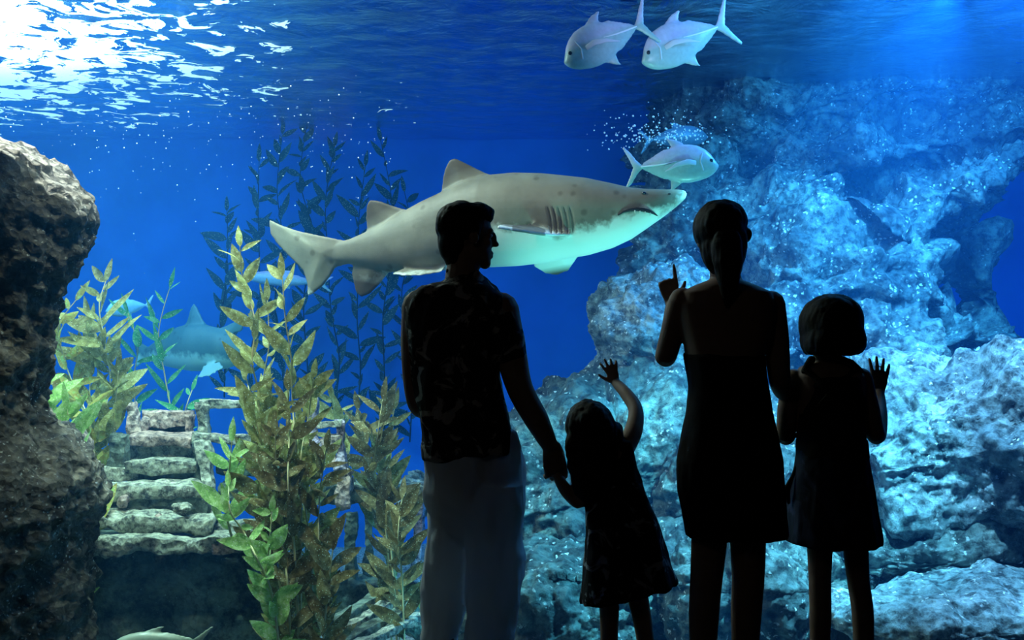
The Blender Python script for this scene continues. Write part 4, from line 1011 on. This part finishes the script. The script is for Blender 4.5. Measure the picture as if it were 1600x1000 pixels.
# ---- woman
def woman():
    Y = 3.35; e = person(P(1140, 0, Y).x, Y, 'woman with tied back dark hair in a short black dress pointing one finger up')
    b = MB(); fc = V((-.15, 1, 0)); H = M(102, Y); c = P(1124, 424, Y)
    head_pts(b, c, H, fc)
    b.tube([P(1136, 460, Y), P(1133, 430, Y), P(1130, 405, Y)], [(.06, .05), (.05, .048), (.048, .048)], side=(1, 0, 0))
    b.sect(resec(secs([(437, 1108, 1158), (446, 1085, 1182), (456, 1063, 1204), (475, 1056, 1215), (500, 1060, 1213), (530, 1067, 1205), (556, 1072, 1192), (600, 1078, 1194), (640, 1074, 1200), (700, 1068, 1212), (760, 1068, 1218), (800, 1080, 1205)], Y, [.05, .07, .085, .095, .10, .105, .105, .10, .10, .115, .12, .10])))
    # left arm up, pointing
    limb(b, [P(1066, 470, Y), P(1052, 515, Y+.04), P(1040, 557, Y+.08), P(1046, 520, Y+.15), P(1051, 474, Y+.22)], [.044, .040, .036, .031, .023])
    wr = P(1050, 474, Y+.22)
    hand(b, wr, P(1040, 420, Y+.24)-wr, V((.1, 1, 0)), V((1, 0, 0)), .158, (.0, 1.15, 1.2, 1.2), .03, fr=.0088, tspread=.75, thumb_in=.25)
    # right arm down, hand on the older girl's back
    limb(b, [P(1205, 476, Y), P(1213, 530, Y), P(1218, 590, Y+.0), P(1226, 612, Y+.10), P(1238, 606, Y+.2)], [.046, .041, .036, .032, .024])
    hand(b, P(1238, 606, Y+.2), V((.9, .2, .1)), V((0, 1, -.2)), V((0, 0, 1)), .165, (.2, .2, .2, .2), .08)
    for (a, k, f) in (((1110, 820), (1104, 900), 1098), ((1168, 820), (1169, 900), 1164)):
        limb(b, [P(a[0], a[1], Y), P(k[0], k[1], Y), P(f+2, 960, Y), V((P(f, 0, Y).x, Y+.02, .09))], [.062, .053, .050, .034])
        b.tube([V((P(f, 0, Y).x, Y, .045)), V((P(f, 0, Y).x, Y+.14, .03))], [.034, .028])
    b.build('body', SKIN, e, voxel=.0042, smooth=3)
    eyes(e, c, H, fc)
    h = MB()
    h.ell(P(1124, 357, Y-.005), (.085, .105, .095)); h.ell(P(1130, 385, Y-.03), (.075, .08, .10)); h.ell(P(1165, 367, Y), (.018, .03, .024))
    h.ell(P(1128, 345, Y-.01), (.082, .09, .068))
    h.tube([P(1135, 380, Y-.09), P(1138, 410, Y-.10), P(1138, 440, Y-.10), P(1136, 478, Y-.10)], [.05, .05, .034, .008])
    h.tube([P(1150, 370, Y-.05), P(1150, 400, Y-.06), P(1148, 425, Y-.06)], [.035, .034, .018])
    h.build('hair', HAIR, e, voxel=.005, smooth=2, disp=lambda p: noise.fractal(V((p.x*30, p.y*30, p.z*10)), .8, 2, 3)*.004)
    d = MB()
    rows = [(552, 1069, 1193), (556, 1069, 1195), (580, 1072, 1196), (605, 1075, 1198), (640, 1072, 1204), (680, 1064, 1214), (720, 1059, 1222), (760, 1060, 1227), (800, 1065, 1229), (832, 1070, 1231), (837, 1071, 1230)]
    dp = [.105, .112, .115, .108, .11, .125, .135, .135, .13, .125, .12]
    d.sect(resec(secs(rows, Y, dp)), fn=lambda a, t: 1+.015*sin(a*8)*t)
    d.build('dress', DRESS_B, e, voxel=.006, smooth=2, disp=folds(.006, 10, 5))
    for x in (1098, 1164): MB().ell((P(x, 0, Y).x, Y+.07, .03), (.043, .115, .034)).build('shoe', SHOE, e)
woman()

# ---- older girl
def older_girl():
    Y = 3.45; e = person(P(1305, 0, Y).x, Y, 'girl with bobbed hair and short skirt, one palm on the glass')
    b = MB(); fc = V((-.1, 1, 0)); H = M(96, Y); c = P(1290, 560, Y)
    head_pts(b, c, H, fc)
    b.tube([P(1296, 590, Y), P(1291, 562, Y), P(1290, 540, Y)], [(.055, .045), (.043, .043), (.043, .043)], side=(1, 0, 0))
    b.sect(resec(secs([(566, 1268, 1312), (574, 1250, 1335), (586, 1240, 1350), (605, 1240, 1352), (640, 1244, 1348), (700, 1249, 1350), (760, 1250, 1350), (800, 1262, 1345)], Y, [.045, .065, .08, .09, .09, .09, .10, .09])))
    limb(b, [P(1345, 592, Y), P(1358, 640, Y), P(1369, 680, Y+.03), P(1374, 650, Y+.15), P(1373, 614, Y+.3)], [.038, .035, .032, .028, .020])
    wr = P(1373, 614, Y+.3)
    hand(b, wr, P(1376, 550, Y+.33)-wr, V((0, 1, 0)), V((-1, 0, 0)), .150, (.05, .02, .02, .08), .15, fr=.0085, tspread=.62, tcurl=.8)
    limb(b, [P(1240, 594, Y), P(1231, 640, Y), P(1228, 682, Y+.03), P(1234, 655, Y+.15), P(1240, 630, Y+.28)], [.038, .035, .030, .027, .020])
    hand(b, P(1240, 630, Y+.28), V((.05, .2, 1)), V((0, 1, 0)), V((1, 0, 0)), .145, (.2, .2, .2, .2), .1)
    for (a, k, f, w1) in (((1281, 830), (1281, 905), 1282, 0), ((1335, 830), (1341, 905), 1352, 0)):
        limb(b, [P(a[0], a[1], Y), P(k[0], k[1], Y), P(lerp(k[0], f, .7), 970, Y), V((P(f, 0, Y).x, Y+.02, .08))], [.046, .037, .036, .027])
        b.tube([V((P(f, 0, Y).x, Y, .04)), V((P(f, 0, Y).x, Y+.13, .028))], [.031, .025])
    b.build('body', SKIN, e, voxel=.004, smooth=2)
    eyes(e, c, H, fc)
    h = MB()
    h.ell(P(1298, 508, Y-.01), (M(48.5, Y), .115, M(49, Y)), None, 40, 24); h.ell(P(1304, 500, Y-.01), (M(43, Y), .11, M(41, Y)), None, 40, 24)
    h.sect(resec(secs([(505, 1262, 1335), (515, 1252, 1344), (530, 1250, 1347), (542, 1251, 1346), (549, 1254, 1342), (554, 1260, 1334)], Y, [.08, .10, .108, .105, .095, .08], yofs=-.02)))
    h.build('hair', HAIR, e, voxel=.005, smooth=3, disp=lambda p: noise.fractal(V((p.x*30, p.y*30, p.z*9)), .8, 2, 3)*.004)
    t = MB()
    t.sect(resec(secs([(588, 1250, 1345), (600, 1246, 1347), (620, 1246, 1349), (660, 1245, 1348), (690, 1247, 1350), (712, 1248, 1353)], Y, [.085, .097, .10, .10, .10, .105])))
    t.build('top', TOP_D, e, voxel=.0055, smooth=2, disp=folds(.005, 12, 8))
    st = MB()
    st.tube([P(1258, 576, Y-.05), P(1285, 600, Y-.10), P(1325, 645, Y-.105)], [(.014, .005)]*3, side=(1, 0, 0))
    st.tube([P(1335, 576, Y-.05), P(1308, 605, Y-.105), P(1270, 650, Y-.105)], [(.014, .005)]*3, side=(1, 0, 0))
    st.tube([P(1268, 562, Y-.03), P(1262, 570, Y-.05), P(1256, 580, Y-.04)], [.014, .012, .01])
    st.tube([P(1314, 562, Y-.03), P(1330, 568, Y-.05), P(1345, 580, Y-.04)], [.014, .014, .01])
    st.build('shoulder_straps', STRAP, e, voxel=.004, smooth=1)
    k = MB()
    k.sect(resec(secs([(700, 1247, 1352), (712, 1245, 1355), (740, 1240, 1358), (780, 1234, 1364), (820, 1230, 1370), (838, 1228, 1373), (846, 1228, 1372)], Y, [.106, .11, .12, .135, .15, .155, .15])), fn=lambda a, t: 1+.035*sin(a*11)*t)
    k.build('skirt', SKIRT, e, voxel=.0055, smooth=2, disp=folds(.006, 12, 9))
    wb = MB(); wb.sect(secs([(686, 1247, 1352), (690, 1246, 1353), (712, 1246, 1355), (715, 1247, 1354)], Y, [.104, .108, .112, .108])); wb.build('waistband', STRAP, e)
    sa = MB(); sa.tube([P(1246, 722, Y), P(1238, 745, Y-.02), P(1229, 765, Y-.02), P(1232, 785, Y-.02)], [.004, .006, .012, .006]); sa.build('sash_tie', STRAP, e)
    MB().box(P(1307, 850, Y-.02), M(11, Y), .02, M(4, Y)).build('skirt_lining', YEL, e)
    for x in (1282, 1352): MB().ell((P(x, 0, Y).x, Y+.07, .03), (.04, .105, .032)).build('shoe', SHOE, e)
older_girl()
